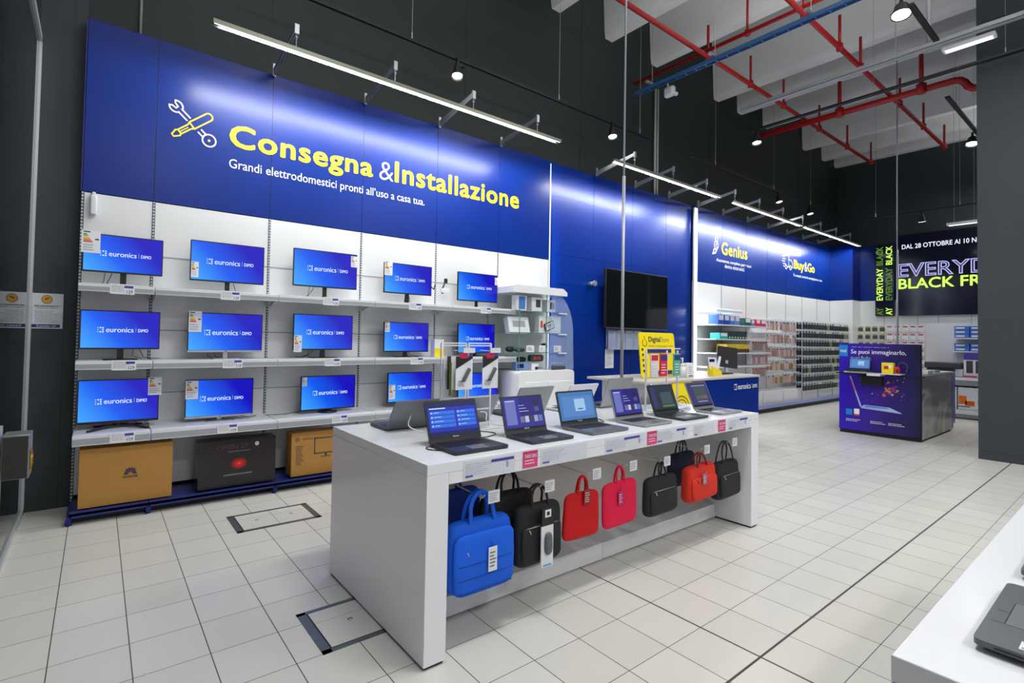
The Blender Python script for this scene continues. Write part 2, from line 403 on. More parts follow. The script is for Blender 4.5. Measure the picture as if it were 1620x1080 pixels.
# price tags clipped on the rails
tagproto = None
def price_tag(x, z, y, lab, w=.165, h=.082, band=True):
    b = B(CARD); b.box(-w/2, w/2, 0, .002, -h/2, h/2)
    b.m(GREYTXT); lines(b, -w/2+.01, w*.28, -h*.3, h*.38, 5, -.0008, RND)
    if band: b.m(PURP); quad(b, w*.08, w*.45, h*.12, h*.36, -.0008)
    b.m(DARKTXT); add_text(b, str(RND.choice((149, 139, 129, 119, 159, 99))), w*.18, w*.43, -h*.4, -h*.08, -.0008, .01); b.keep = True
    o = b.obj('price_tag', loc=(x, y, z)); tag(o, lab, 'price tag', 'price tags on the monitor shelf rails'); return o
import itertools
MX = {1: [(-.118, .445, 1.992, 2.31), (.656, 1.293, 1.98, 2.35), (1.575, 2.26, 2.0, 2.385), (2.585, 3.225, 1.995, 2.345), (3.606, 4.24, 1.965, 2.33)],
      2: [(-.117, .44, 1.352, 1.677), (.654, 1.294, 1.325, 1.69), (1.593, 2.226, 1.345, 1.715), (2.603, 3.19, 1.322, 1.665), (3.621, 4.208, 1.30, 1.679)],
      3: [(-.116, .449, .735, 1.10), (.652, 1.225, .69+.03, 1.075), (1.68, 2.279, .72, 1.075), (2.657, 3.264, .74, 1.085), (3.636, 4.276, .72, 1.054)]}
SZ = {1: 1.881, 2: 1.262, 3: .688}
ordn = ['first', 'second', 'third', 'fourth', 'fifth']; rown = {1: 'top', 2: 'middle', 3: 'bottom'}
for r in (1, 2, 3):
    for k, (a, c, z0, z1) in enumerate(MX[r]):
        yf = {1: 5.062, 2: 5.036, 3: 4.98}[r]
        price_tag((a+c)/2+(.02 if r != 1 else -.01), SZ[r]-.033, yf, 'white price tag on the %s shelf rail below the %s monitor from the left' % (rown[r], ordn[k]))
# ------------------------------------------------------------------ monitors
SCRBLUE = screen_material('monitor_picture', s2l(60, 165, 255), s2l(0, 88, 240), s2l(14, 0, 190), 1.0)
ENG = [mat('energy_'+n, c, .5) for n, c in (('green', s2l(30, 150, 60)), ('lime', s2l(130, 190, 40)), ('yellow', s2l(240, 220, 40)), ('amber', s2l(245, 170, 40)), ('orange', s2l(235, 110, 40)), ('redder', s2l(215, 60, 40)))]
def energy_label(x, z, w, h, parent, y=-.006):
    b = B(CARD); b.box(x, x+w, y-.001, y, z-h, z)
    b.m(DARKTXT); quad(b, x+w*.1, x+w*.45, z-h*.10, z-h*.05, y-.002)
    for k in range(6):
        b.m(ENG[k]); zz = z-h*(.16+k*.065); quad(b, x+w*.1, x+w*(.28+k*.06), zz-h*.05, zz, y-.002)
    b.m(DARKTXT); quad(b, x+w*.72, x+w*.92, z-h*.42, z-h*.36, y-.002)
    b.m(GREYTXT); lines(b, x+w*.1, x+w*.9, z-h*.92, z-h*.6, 3, y-.002, RND)
    b.keep = True
    return b.obj('energy_label', parent)
def logo(b, cx, cz, w, y):
    """dotted star, wide word, bar and small second word"""
    h = w*.115
    for i in range(3):
        for j in range(3):
            if (i, j) in ((1, 1),): continue
            x = cx-w*.5+i*h*.42; z = cz-h*.42+j*h*.42; q = h*.13*(1 if i > 0 else .6)
            quad(b, x-q, x+q, z-q, z+q, y)
    add_text(b, 'euronics', cx-w*.5+h*1.35, cx+w*.20, cz-h*.5, cz+h*.5, y, .018)
    quad(b, cx+w*.243, cx+w*.247, cz-h*.4, cz+h*.5, y)
    add_text(b, 'DiMO', cx+w*.29, cx+w*.5, cz-h*.42, cz+h*.26, y, .03)
def monitor(x0, x1, z0, z1, shelf_z, lab, stand='post', chin=None, lbl=None, cable=None, yaw=0., y=5.25):
    cx = (x0+x1)/2; w = x1-x0; h = z1-z0
    t = thing('monitor', lab, 'monitor', (cx, y, shelf_z), yaw, 'monitors on the wall shelves')
    zb = z0-shelf_z; zt = z1-shelf_z
    b = B(BLACK); b.prism(rrect(-w/2, w/2, zb, zt, .006, 2), 0, .022, 'y'); b.prism(rrect(-w/2+.06, w/2-.06, zb+.03, zt-.08, .02, 2), .022, .048, 'y'); hs = b.obj('housing', t)
    zl = zb+(.020 if chin else .013)
    if chin:
        b = B(SILVER if chin == 's' else BLACK); b.box(-w/2, w/2, -.004, .0, zb, zl-.002, .001, 1)
        b.m(DARKG); b.ring((0, 0, (zb+zl)/2), .006, 0, t=.0052, n=10); b.obj('chin', t)
    b = B(SCRBLUE); b.box(-w/2+.008, w/2-.008, -.002, 0, zl, zt-.009); sc = b.obj('display', t)
    b = B(SCRTXT); b.keep = True; logo(b, w*.03, (zb+zt)/2, w*.63, -.0035); b.obj('screen_logo', sc)
    D = BLACK if chin != 's' else SILVER
    b = B(D)
    if stand == 'post':
        b.box(-.022, .022, .03, .045, .008, zb+.06, .003, 1); b.obj('stand', t)
        b = B(D); b.prism([(x, yy) for x, yy in rrect(-.12, .12, -.06, .11, .02, 3)], 0, .008, 'z'); b.obj('stand_base', t)
    elif stand == 'thin':
        b.box(-.02, .02, .03, .05, .006, zb+.06, .003, 1); b.obj('stand', t)
        b = B(D); b.box(-.20, .20, -.04, .09, 0, .005, .001, 1); b.obj('stand_base', t)
    elif stand == 'round':
        b.cyl((0, .04, .01), (0, .04, zb+.06), .02); b.obj('stand', t)
        b = B(D); b.cyl((0, .03, 0), (0, .03, .012), .10, 28); b.cyl((0, .03, .012), (0, .03, .018), .09, 28, .04); b.obj('stand_base', t)
    elif stand == 'vee':
        b.box(-.03, .03, .03, .06, .02, zb+.05, .004, 1); b.obj('stand', t)
        for sx, yy in ((-1, -.14), (1, -.14)):
            b = B(D); b.tube([(0, .05, .03), (sx*.06, .02, .025), (sx*.20, yy*.85, .008), (sx*.21, yy*.85, .006)], .010, 6, .016); b.obj('stand_leg', t)
        b = B(D); b.tube([(-.17, .12, .008), (0, .06, .022), (.17, .12, .008)], .008, 6, .014); b.obj('stand_leg', t)
    elif stand == 'bracket':
        b.prism([(-.03, .0), (.03, .0), (.018, zb+.05), (-.018, zb+.05)], .03, .045, 'y'); b.obj('stand', t)
        b = B(D); b.box(-.14, .14, -.05, .09, 0, .006, .001, 1); b.obj('stand_base', t)
    if cable:
        b = B(BLACK); b.tube([(cable[0], .05, zb+.05), (cable[0]+.01, .06, zb-.01), (cable[0]+cable[1]*.4, .10, .02), (cable[0]+cable[1], .08, .006), (cable[0]+cable[1]*1.6, .12, .006)], .003, 5)
        b.tube([(cable[0]-.03, .05, zb+.05), (cable[0]-.045, .07, .03), (cable[0]-.03+cable[1]*.6, .12, .006)], .0025, 5); b.obj('cable', t)
    if lbl: energy_label(lbl[0], zt+lbl[1], lbl[2], lbl[3], t, -.004)
    return t
P = monitor
w_ = lambda r, k: MX[r][k]
P(*w_(1, 0), SZ[1], 'leftmost monitor of the top shelf with a large label over its corner', 'post', None, (-.29, .02, .125, .185), (-.09, -.06))
P(*w_(1, 1), SZ[1], 'wide monitor on the top shelf with a small label on its lower left edge', 'thin', None, (-.31, -.20, .06, .14), (.05, .10))
P(*w_(1, 2), SZ[1], 'third monitor of the top shelf with a tag beyond its upper right corner', 'post', None, (.27, -.02, .07, .12), (-.12, -.1))
P(*w_(1, 3), SZ[1], 'fourth monitor of the top shelf with an energy label over its upper left', 'bracket', None, (-.32, .01, .10, .16), (.03, .14), .03)
P(*w_(1, 4), SZ[1], 'rightmost monitor of the top shelf, next to the glass cabinet', 'post', None, (.27, -.03, .06, .1), None)
P(*w_(2, 0), SZ[2], 'monitor without a label on the middle shelf at the far left', 'post', None, None, (.13, .10))
P(*w_(2, 1), SZ[2], 'silver edged middle shelf monitor with an energy label at its upper left', 'post', 's', (-.315, .01, .105, .19), (-.10, .06))
P(*w_(2, 2), SZ[2], 'third monitor of the middle shelf with a label on its lower left corner', 'bracket', None, (-.31, -.22, .08, .17), (-.1, -.1))
P(*w_(2, 3), SZ[2], 'fourth monitor of the middle shelf with a small narrow label at its upper left', 'bracket', None, (-.285, -.005, .06, .11), (.05, .14))
P(*w_(2, 4), SZ[2], 'rightmost monitor of the middle shelf, seen behind the wire accessory rack', 'post', None, None, None)
P(*w_(3, 0), SZ[3], 'monitor on the bottom shelf at the far left standing on splayed black feet', 'vee', 'b', (.20, .01, .10, .155), (.1, .08), -.02)
P(*w_(3, 1), SZ[3], 'silver edged monitor on the bottom shelf with an energy label at its upper left', 'post', 's', (-.285, -.01, .10, .165), (.12, .14), -.03)
P(*w_(3, 2), SZ[3], 'third monitor of the bottom shelf on a round black foot', 'round', None, (-.29, -.01, .05, .09), (-.12, -.3), .05)
P(*w_(3, 3), SZ[3], 'fourth monitor of the bottom shelf with a label along its lower left', 'bracket', None, (-.29, -.14, .08, .16), (.04, .05), .06)
P(*w_(3, 4), SZ[3], 'rightmost monitor of the bottom shelf, mostly hidden behind the wire rack', 'post', None, None, (-.15, .1))
# white adapter and power strip on the top shelf, coiled power lead
b = B(WMETAL); b.box(0, .12, 0, .05, 0, .05, .008); b.m(BLACK); b.tube([(-.12, .06, .06), (-.09, .05, .03), (-.07, .05, .09)], .009, 6)
tag(b.obj('power_adapter', loc=(3.42, 5.33, 2.06)), 'white power adapter with plug on the wall left of the top right monitor', 'adapter')
b = B(BLACK); b.tube([(0, 0, .15), (-.03, .0, .08), (-.06, .01, .02), (-.02, .02, .0)], .009); b.box(-.01, .03, -.01, .02, .13, .19, .006)
tag(b.obj('power_plug', loc=(3.5, 5.38, 2.05)), 'black power plug and lead hanging beside the top right monitor', 'plug')
# ------------------------------------------------------------------ cartons on the blue base shelf
def carton(name, x0, x1, z0, z1, y0, dep, m, lab, deco=None):
    t = thing(name, lab, 'box', ((x0+x1)/2, y0, z0)); w = x1-x0; h = z1-z0
    b = B(m); b.box(-w/2, w/2, 0, dep, 0, h, .003, 1); b.obj('box_body', t)
    if deco: deco(t, w, h)
    return t
def deco_petals(t, w, h):
    b = B(DARKTXT); b.keep = True
    cx, cz = .02, h*.50
    for k in range(8):
        a = PI*(.04+.92*k/7); L = .058 if 1 < k < 6 else .048
        d = Vector((math.cos(a), 0, math.sin(a))); n = Vector((-d.z, 0, d.x)); o = Vector((cx, -.002, cz))
        b.poly([o+d*.010, o+d*L*.7+n*.009, o+d*L, o+d*L*.75-n*.009])
    add_text(b, 'HUAWEI', cx-.05, cx+.05, cz-.030, cz-.012, -.002, .02); b.obj('printed_logo', t)
def deco_hp(t, w, h):
    b = B(DARKTXT); b.keep = True
    b.ring((-w*.40, 0, h*.84), .022, .019, t=.002); add_text(b, 'hp', -w*.40-.012, -w*.40+.012, h*.84-.012, h*.84+.014, -.002, .01)
    add_text(b, 'HP P24v G4', -w*.30, -w*.05, h*.82, h*.87, -.002)
    for a, c, z0, z1 in ((-.09, .16, .20, .21), (-.09, .16, .35, .36), (-.09, -.08, .2, .36), (.15, .16, .2, .36), (.02, .04, .17, .20), (-.02, .08, .165, .172)):
        quad(b, a+.03, c+.03, z0, z1, -.002)
    lines(b, -w*.42, -w*.28, h*.25, h*.7, 12, -.002, RND); b.obj('printed_panel', t)
def glow_carton_material():
    m = mat('gaming_box_print', (.03, .028, .03), .22); nt = m.node_tree; bs = nt.nodes['Principled BSDF']
    tc = N(nt, 'ShaderNodeTexCoord'); mp = N(nt, 'ShaderNodeMapping'); nt.links.new(tc.outputs['Generated'], mp.inputs[0])
    mp.inputs['Location'].default_value = (-.51, 0, -.48); 
    sp = N(nt, 'ShaderNodeSeparateXYZ'); nt.links.new(mp.outputs[0], sp.inputs[0])
    x2 = math_node(nt, 'POWER', math_node(nt, 'ABSOLUTE', math_node(nt, 'MULTIPLY', sp.outputs[0], 9.)), 2.)
    z2 = math_node(nt, 'POWER', math_node(nt, 'ABSOLUTE', math_node(nt, 'MULTIPLY', sp.outputs[2], 8.)), 2.)
    d = math_node(nt, 'SQRT', math_node(nt, 'ADD', x2, z2))
    cr = N(nt, 'ShaderNodeValToRGB'); nt.links.new(d, cr.inputs[0]); e = cr.color_ramp.elements
    e[0].color = (.9, .12, .08, 1); e[0].position = 0; e[1].position = 1.; e[1].color = (.028, .022, .024, 1)
    k = e.new(.3); k.color = (.75, .01, .012, 1)
    nt.links.new(cr.outputs[0], bs.inputs['Base Color']); return m
def deco_gaming(t, w, h):
    b = B(mat('gaming_text', (.10, .035, .035), .4)); b.keep = True; add_text(b, 'OMEN 27', -w*.28, w*.12, h*.80, h*.90, -.002, .02)
    b.m(mat('grey_sheen_print', (.16, .16, .17), .3)); quad(b, -.09, .10, h*.74, h*.755, -.002); quad(b, -.12, .12, h*.24, h*.27, -.002)
    b.m(CARD); b.ring((w*.24, 0, h*.87), .018, 0, t=.002, n=18); b.m(DARKTXT); add_text(b, 'hp', w*.24-.01, w*.24+.01, h*.87-.009, h*.87+.011, -.0032, .02)
    b.obj('printed_panel', t)
carton('carton', -.085, .548, .110, .572, 5.045, .16, KRAFT, 'brown cardboard monitor box with a black petal emblem, leftmost under the shelves', deco_petals)
carton('carton', .743, 1.40, .110, .535, 5.06, .17, glow_carton_material(), 'dark grey printed monitor box with a red glow in its centre', deco_gaming)
carton('carton', 1.55, 2.12, .110, .535, 5.07, .17, KRAFT, 'brown cardboard box with a line drawing of a monitor, right of the dark box', deco_hp)
b = B(mat('red_tag', s2l(200, 20, 20), .5)); b.box(0, .16, 0, .03, 0, .012); tag(b.obj('leaflet', loc=(1.16, 5.22, 0)), 'small red strip lying on the floor under the blue base shelf', 'leaflet')
b = B(CARD); b.box(0, .22, 0, .10, 0, .05, .004); tag(b.obj('power_box', loc=(1.50, 5.2, 0)), 'white power box on the floor under the blue base shelf', 'box')
# ================================================================== blue fascia with lettering
def fascia(name, lab, xs, z0, z1, y, side=True):
    t = thing(name, lab, 'wall sign')
    for a, c in zip(xs, xs[1:]):
        b = B(BLUE); b.box(a+.003, c-.003, y, y+.03, z0, z1, .001, 1); b.obj('panel', t)
    b = B(BDOT)
    for a in xs[1:-1]: b.box(a-.006, a+.006, y+.004, y+.02, z0, z1)
    b.obj('joint_rail', t)
    return t
FX = [-.14, .375, 1.385, 2.395, 3.405, 4.415, 5.40]
f1 = fascia('sign_fascia', 'blue wall sign over the monitor shelves with yellow lettering', FX, 2.692, 4.185, W-.005)
b = B(BLUED); b.box(-.15, -.14, W-.01, 5.6, 2.69, 4.185); b.obj('end_cap', f1)
b = B(YEL); b.keep = True; ys = W-.008
add_text(b, 'Consegna', .985, 2.52, 3.275, 3.575, ys, .030, spacing=1.08); b.obj('lettering', f1, label='yellow bold lettering')
b = B(WFILM); b.keep = True; add_text(b, '&', 2.60, 2.785, 3.345, 3.56, ys, -.012); b.obj('lettering', f1, label='thin white ampersand')
b = B(YEL); b.keep = True; add_text(b, 'Installazione', 2.80, 4.78, 3.345, 3.60, ys, .036, spacing=1.08); b.obj('lettering', f1, label='yellow bold lettering')
b = B(WFILM); b.keep = True; add_text(b, 'Grandi elettrodomestici pronti all\u2019uso a casa tua.', .99, 3.22, 3.105, 3.225, ys, .002); b.obj('lettering', f1, label='small white line of text')
# crossed spanner and screwdriver
def stroke(b, pts, r, y, close=False):
    if close: pts = list(pts)+[pts[0]]
    for p, q in zip(pts, pts[1:]):
        d = Vector((q[0]-p[0], 0, q[1]-p[1])); L = d.length
        if L < 1e-6: continue
        d /= L; n = Vector((-d.z, 0, d.x)); P0 = Vector((p[0], y, p[1]))-d*r*.6; P1 = Vector((q[0], y, q[1]))+d*r*.6
        b.poly([P0-n*r, P1-n*r, P1+n*r, P0+n*r]); y -= .0001
def arc(cx, cz, r, a0, a1, n=16): return [(cx+r*math.cos(math.radians(a0+(a1-a0)*k/n)), cz+r*math.sin(math.radians(a0+(a1-a0)*k/n))) for k in range(n+1)]
ic = (.675, 3.475)
def rotp(P, a, c=ic):
    a = math.radians(a); return [(c[0]+x*math.cos(a)-z*math.sin(a), c[1]+x*math.sin(a)+z*math.cos(a)) for x, z in P]
b = B(WFILM); b.keep = True; r = .0065
head = arc(-.20, 0, .055, 35, 140)+[(-.225, .018), (-.19, .012), (-.19, -.012), (-.225, -.018)]+arc(-.20, 0, .055, -140, -35)
stroke(b, rotp(head, -42), r, ys); stroke(b, rotp([(-.155, .02), (-.06, .02)], -42), r, ys); stroke(b, rotp([(-.155, -.02), (-.06, -.02)], -42), r, ys)
stroke(b, rotp([(.07, .02), (.13, .02)], -42), r, ys); stroke(b, rotp([(.07, -.02), (.13, -.02)], -42), r, ys)
stroke(b, rotp(arc(.18, 0, .058, 0, 360, 24), -42), r, ys); b.obj('wrench_icon', f1, label='white outlined spanner')
b = B(YEL); b.keep = True
hd = [(-.02, .035), (.16, .035)]+arc(.16, 0, .035, 90, -90, 10)+[(-.02, -.035)]
stroke(b, rotp(hd, 40), r, ys-.0005, True); stroke(b, rotp([(-.02, .03), (-.05, .022), (-.15, .022), (-.17, .03), (-.22, .012), (-.22, -.012), (-.17, -.03), (-.15, -.022), (-.05, -.022), (-.02, -.03)], 40), r, ys-.0005)
stroke(b, rotp([(-.15, .022), (-.15, -.022)], 40), r, ys); stroke(b, rotp([(-.14, 0), (-.06, 0)], 40), r*.6, ys)
b.ring((ic[0]+.18*math.cos(math.radians(-42)), ys+.0, ic[1]+.18*math.sin(math.radians(-42))), .012, 0, t=0, n=10)
b.obj('screwdriver_icon', f1, label='yellow outlined screwdriver')
# middle blue wall (between the two light strips)
MXS = [5.42, 6.43, 7.45, 8.47, 9.33]
f2 = thing('blue_wall_cladding', 'tall blue wall cladding behind the black television between two light strips', 'wall cladding')
for a, c in zip(MXS, MXS[1:]):
    b = B(BLUE); b.box(a+.002, c-.002, 5.50, 5.53, 0, 4.185, .001, 1); b.m(BLUED)
    for z in (.55, 1.0, 1.45, 1.9, 2.35, 2.8, 3.25, 3.7): b.box(a+.002, c-.002, 5.4985, 5.50, z-.002, z+.002)
    b.obj('panel', f2)
b = B(BDOT)
for a in MXS[1:-1]: b.box(a-.006, a+.006, 5.504, 5.52, 0, 4.185)
b.obj('joint_rail', f2)
# right fascia
RX = [9.36, 10.44, 11.5, 12.5, 13.5, 14.45, 15.4, 16.3]
f3 = fascia('sign_fascia', 'blue wall sign over the accessory wall with two yellow service names', RX, 2.692, 4.185, W-.005)
b = B(YEL); b.keep = True; add_text(b, 'Genius', 10.42, 11.54, 3.33, 3.60, ys, .034, spacing=1.06); b.obj('lettering', f3, label='yellow bold name')
b = B(YEL); add_text(b, 'Buy', 13.95, 14.58, 3.30, 3.60, ys, .04); b.obj('lettering', f3, label='yellow bold word left of the ampersand')
b = B(YEL); add_text(b, 'Go', 14.78, 15.24, 3.36, 3.60, ys, .04); b.obj('lettering', f3, label='yellow bold word right of the ampersand')
b = B(WFILM); b.keep = True; add_text(b, '&', 14.60, 14.76, 3.36, 3.60, ys, -.01); b.obj('lettering', f3, label='thin white ampersand'); b = B(WFILM)
add_text(b, 'Assistenza completa per i tuoi', 10.22, 11.72, 3.15, 3.235, ys, .008); add_text(b, 'device elettronici.', 10.56, 11.42, 3.06, 3.14, ys, .008); b.obj('lettering', f3, label='two small white text lines'); b = B(WFILM)
add_text(b, 'Tu compri, noi te lo consegniamo a casa.', 13.92, 15.75, 3.155, 3.245, ys, .008); b.obj('lettering', f3, label='small white text lines')
b = B(WFILM); b.keep = True
stroke(b, arc(10.22, 3.62, .05, 0, 360, 14), .008, ys); stroke(b, arc(10.21, 3.50, .08, 0, 360, 16), .008, ys); stroke(b, arc(10.24, 3.50, .04, 30, 300, 12), .008, ys)
stroke(b, [(10.16, 3.44), (10.10, 3.36), (10.06, 3.30), (10.12, 3.32), (10.22, 3.38), (10.26, 3.44)], .008, ys); stroke(b, [(10.22, 3.67), (10.20, 3.76)], .008, ys); stroke(b, arc(10.15, 3.37, .05, 0, 360, 12), .008, ys)
b.obj('helper_icon', f3, label='white outlined icon left of the first name')
b = B(WFILM); b.keep = True
stroke(b, [(13.36, 3.66), (13.66, 3.66), (13.66, 3.38), (13.60, 3.38)], .009, ys); stroke(b, [(13.66, 3.56), (13.80, 3.56), (13.88, 3.48), (13.88, 3.38), (13.82, 3.38)], .009, ys)
stroke(b, [(13.36, 3.38), (13.42, 3.38)], .009, ys); stroke(b, arc(13.51, 3.37, .05, 0, 360, 12), .009, ys); stroke(b, arc(13.76, 3.37, .05, 0, 360, 12), .009, ys); stroke(b, [(13.56, 3.38), (13.70, 3.38)], .009, ys)
for z, x in ((3.62, 13.28), (3.56, 13.32), (3.50, 13.28), (3.44, 13.34)): stroke(b, [(x, z), (x+.16, z)], .009, ys)
b.obj('truck_icon', f3, label='white outlined delivery van icon')
# vertical light strips
def light_strip(x, y, z0, z1, w, lab, es, power, col):
    t = thing('light_strip', lab, 'light', (x, y, z0))
    b = B(mat('strip_channel', (.5, .52, .55), .4, .3)); b.box(-w/2-.01, w/2+.01, 0, .03, 0, z1-z0); b.obj('channel', t)
    b = B(mat('strip_glow_%g' % es, (.9, .9, .9), .4, emit=col, es=es)); b.box(-w/2, w/2, -.006, 0, .01, z1-z0-.01); b.obj('diffuser', t)
    return t
light_strip(5.412, 5.47, .02, 4.15, .010, 'bluish white vertical light strip at the left end of the blue cladding', 1.3, 0, (.45, .62, 1))
light_strip(9.345, 5.41, .02, 4.12, .085, 'bright white vertical light strip right of the television', 7., 0, (.90, .95, 1))
area_light('strip_light', (9.345, 5.36, 2.2), .08, 3.8, 30, (9.345, 0, 2.2), (.92, .96, 1))
area_light('strip_light', (5.47, 5.42, 2.4), .03, 3.4, 5, (6.6, 5.5, 2.4), (.6, .75, 1))
# ================================================================== linear lamps and brackets along the wall
TUBEM = mat('tube_glow', (.9, .9, .85), .4, emit=(1., 1., .90), es=4.)
TUBER = mat('lamp_rail', (.20, .21, .16), .4, .4)
def linear_lamp(x0, x1, lab):
    t = thing('linear_lamp', lab, 'lamp', (x0, 4.72, 4.11), 0, 'linear lamps along the blue wall'); L = x1-x0
    b = B(TUBER); b.box(0, L, -.018, .018, 0, .028, .003, 1); b.obj('rail', t)
    b = B(TUBEM); b.box(.01, L-.01, -.009, .004, -.007, 0); b.obj('tube', t)
    n = max(2, int(L/1.6)); 
    b = B(BLACKM); b.box(0, L, .034, .036, -.017, .022); b.box(0, L, .018, .036, .0, .003); b.obj('added_cutoff_plate', t)  # plate added to cut the lamp's light off high on the wall
    b = B(TUBER); b.box(0, L, -.020, -.018, -.013, .028); b.obj('added_front_lip', t)  # lip added to hide the brightly lit plate behind it
    a = area_light('lamp_light', (x0+L/2, 4.733, 4.097), L-.1, .008, 21*L, (x0+L/2, 5.33, 3.80), (.97, 1., .97))
linear_lamp(.70, 4.84, 'long thin lamp hung in front of the sign above the monitors')
linear_lamp(5.95, 8.95, 'thin lamp hung above the blue cladding with the television')
linear_lamp(9.42, 12.5, 'thin lamp hung in front of the sign, third from the left')
linear_lamp(12.62, 16.2, 'thin lamp nearest the back corner of the shop')
bp0 = None
for k, x in enumerate([1.385, 2.395, 3.405, 4.415, 6.43, 7.45, 8.47, 9.47, 10.44, 11.5, 12.5, 13.5, 14.45, 15.4]):
    lab = 'steel lamp bracket reaching out over the sign, %s from the left' % ['first', 'second', 'third', 'fourth', 'fifth', 'sixth', 'seventh', 'eighth', 'ninth', 'tenth', 'eleventh', 'twelfth', 'thirteenth', 'fourteenth'][k]
    if bp0 is None:
        bp0 = thing('lamp_bracket', lab, 'bracket', (x, 5.46, 4.19), 0, 'lamp brackets along the blue wall')
        b = B(STEEL); b.box(-.006, .006, -.03, .0, -.03, .10); b.box(-.016, .016, -.03, -.026, -.03, .10); b.obj('wall_plate', bp0)
        b = B(STEEL); b.prism([(-.03, -.02), (-.03, .05), (-.74, .145), (-.74, .11)], -.012, -.008, 'x'); b.prism([(-.03, -.02), (-.03, .05), (-.74, .145), (-.74, .11)], .008, .012, 'x'); b.obj('arm', bp0)
        b = B(STEEL); b.box(-.02, .02, -.76, -.735, .07, .16); b.cyl((0, -.745, .09), (0, -.745, -.055), .004, 6); b.cyl((-.012, -.745, .04), (.012, -.745, .04), .012, 8); b.obj('hanger', bp0)
    else: dup(bp0, (x, 5.46, 4.19), None, lab)
# ================================================================== television, leaflets
t = thing('television', 'large black wall television switched off on the blue cladding', 'television', (7.42, 5.33, 1.70))
b = B(BLACK); b.box(-.865, .865, .0, .05, 0, .965, .006); b.box(-.45, .45, .05, .09, .15, .7, .01); b.obj('housing', t)
b = B(mat('off_screen', (.004, .005, .006), .06, spec=.9)); b.box(-.85, .85, -.003, 0, .02, .95); b.obj('screen', t)
b = B(BLACKM); b.box(-.3, -.25, .09, .17, .1, .8); b.box(.25, .3, .09, .17, .1, .8); b.obj('wall_mount', t)
b = B(SILVER); b.box(-.85, .85, -.004, .01, -.006, 0); b.obj('trim', t)
b = B(STEEL); b.cyl((0, 0, 0), (0, -.12, 0), .03, 12); b.cyl((0, -.12, 0), (0, -.14, .0), .045, 14); tag(b.obj('wall_sensor', loc=(6.33, 5.5, 2.40)), 'small round grey sensor on the blue cladding left of the television', 'sensor')
t = thing('leaflet_holder', 'clear leaflet holder with four compartments under the television', 'leaflet holder', (6.74, 5.46, 1.34))
b = B(mat('clear_plastic', (.55, .62, .85), .1, alpha=.35)); b.box(0, .93, 0, .004, 0, .34); b.box(0, .93, -.045, -.041, 0, .30); b.box(0, .93, -.045, .004, 0, .004); b.obj('tray', t)
for k, (c1, c2) in enumerate((((.32, .35, .5), (.5, .52, .6)), ((.6, .62, .68), (.35, .38, .45)), ((.75, .72, .6), (.05, .25, .4)), ((.55, .58, .65), (.2, .22, .3)))):
    b = B(mat('leaflet_%d' % k, c1, .4)); b.box(.02, .205, -.03, -.02, .006, .32)
    b.m(mat('leaflet_pic_%d' % k, c2, .4)); quad(b, .03, .195, .19, .30, -.0305); b.m(GREYTXT); lines(b, .03, .19, .03, .16, 6, -.0306, RND); b.keep = True
    tag(b.obj('leaflet', loc=(6.745+k*.23, 5.46, 1.34)), ['grey blue leaflet at the left end of the holder', 'white leaflet second in the holder', 'leaflet with a teal picture in the holder', 'pale leaflet at the right end of the holder'][k], 'leaflet', 'leaflets under the television')
b = B(CARD); b.box(0, .22, 0, .002, 0, .31); b.m(GREYTXT); lines(b, .02, .2, .03, .28, 9, -.0008, RND); b.keep = True
tag(b.obj('notice', loc=(6.76, 5.495, 1.03)), 'white paper notice on the blue cladding under the leaflet holder', 'notice')
# motion detector top left
b = B(WMETAL); b.box(-.025, .025, 0, .05, 0, .17, .014, 3); b.box(-.012, .012, .02, .06, .12, .2, .004); tag(b.obj('motion_detector', loc=(-.058, 5.41, 2.49)), 'white motion detector on the white wall panel at the upper left', 'detector')
# camera surveillance notices
def cctv(name, x0, x1, z0, z1, loc, rz, lab):
    t = thing('surveillance_notice', lab, 'notice', loc, rz); w = x1-x0; h = z1-z0
    b = B(mat('notice_white', (.60, .62, .66), .4)); b.box(0, w, 0, .003, 0, h); b.obj('sheet', t)
    b = B(mat('notice_orange', s2l(214, 150, 44), .5)); b.keep = True; b.ring((w*.5, 0, h*.83), w*.15, 0, t=.001, n=20); b.m(DARKTXT); b.ring((w*.5, 0, h*.83), w*.17, w*.15, t=.0012, n=20)
    q = [(w*.43, -.002, h*.82), (w*.58, -.002, h*.86), (w*.56, -.002, h*.89), (w*.42, -.002, h*.85)]; b.poly(q); b.poly([(w*.44, -.002, h*.80), (w*.47, -.002, h*.80), (w*.50, -.002, h*.84), (w*.48, -.002, h*.84)])
    add_text(b, 'AREA VIDEOSORVEGLIATA', w*.12, w*.88, h*.62, h*.66, -.001, .02); add_text(b, 'la registrazione e\u2019 effettuata', w*.18, w*.82, h*.56, h*.60, -.001, .01)
    b.m(GREYTXT); lines(b, w*.15, w*.9, h*.16, h*.52, 8, -.001, RND); b.obj('print', t)
    b = B(BLUED); b.keep = True; quad(b, 0, w*.92, h*.03, h*.12, -.001); b.m(WFILM); logo(b, w*.5, h*.075, w*.6, -.002); b.obj('print', t, label='dark blue band with white lettering')
cctv('n', 0, .213, 0, .295, (-.452, 5.575, 1.515), 0, 'white surveillance notice with an orange round symbol on the dark wall')
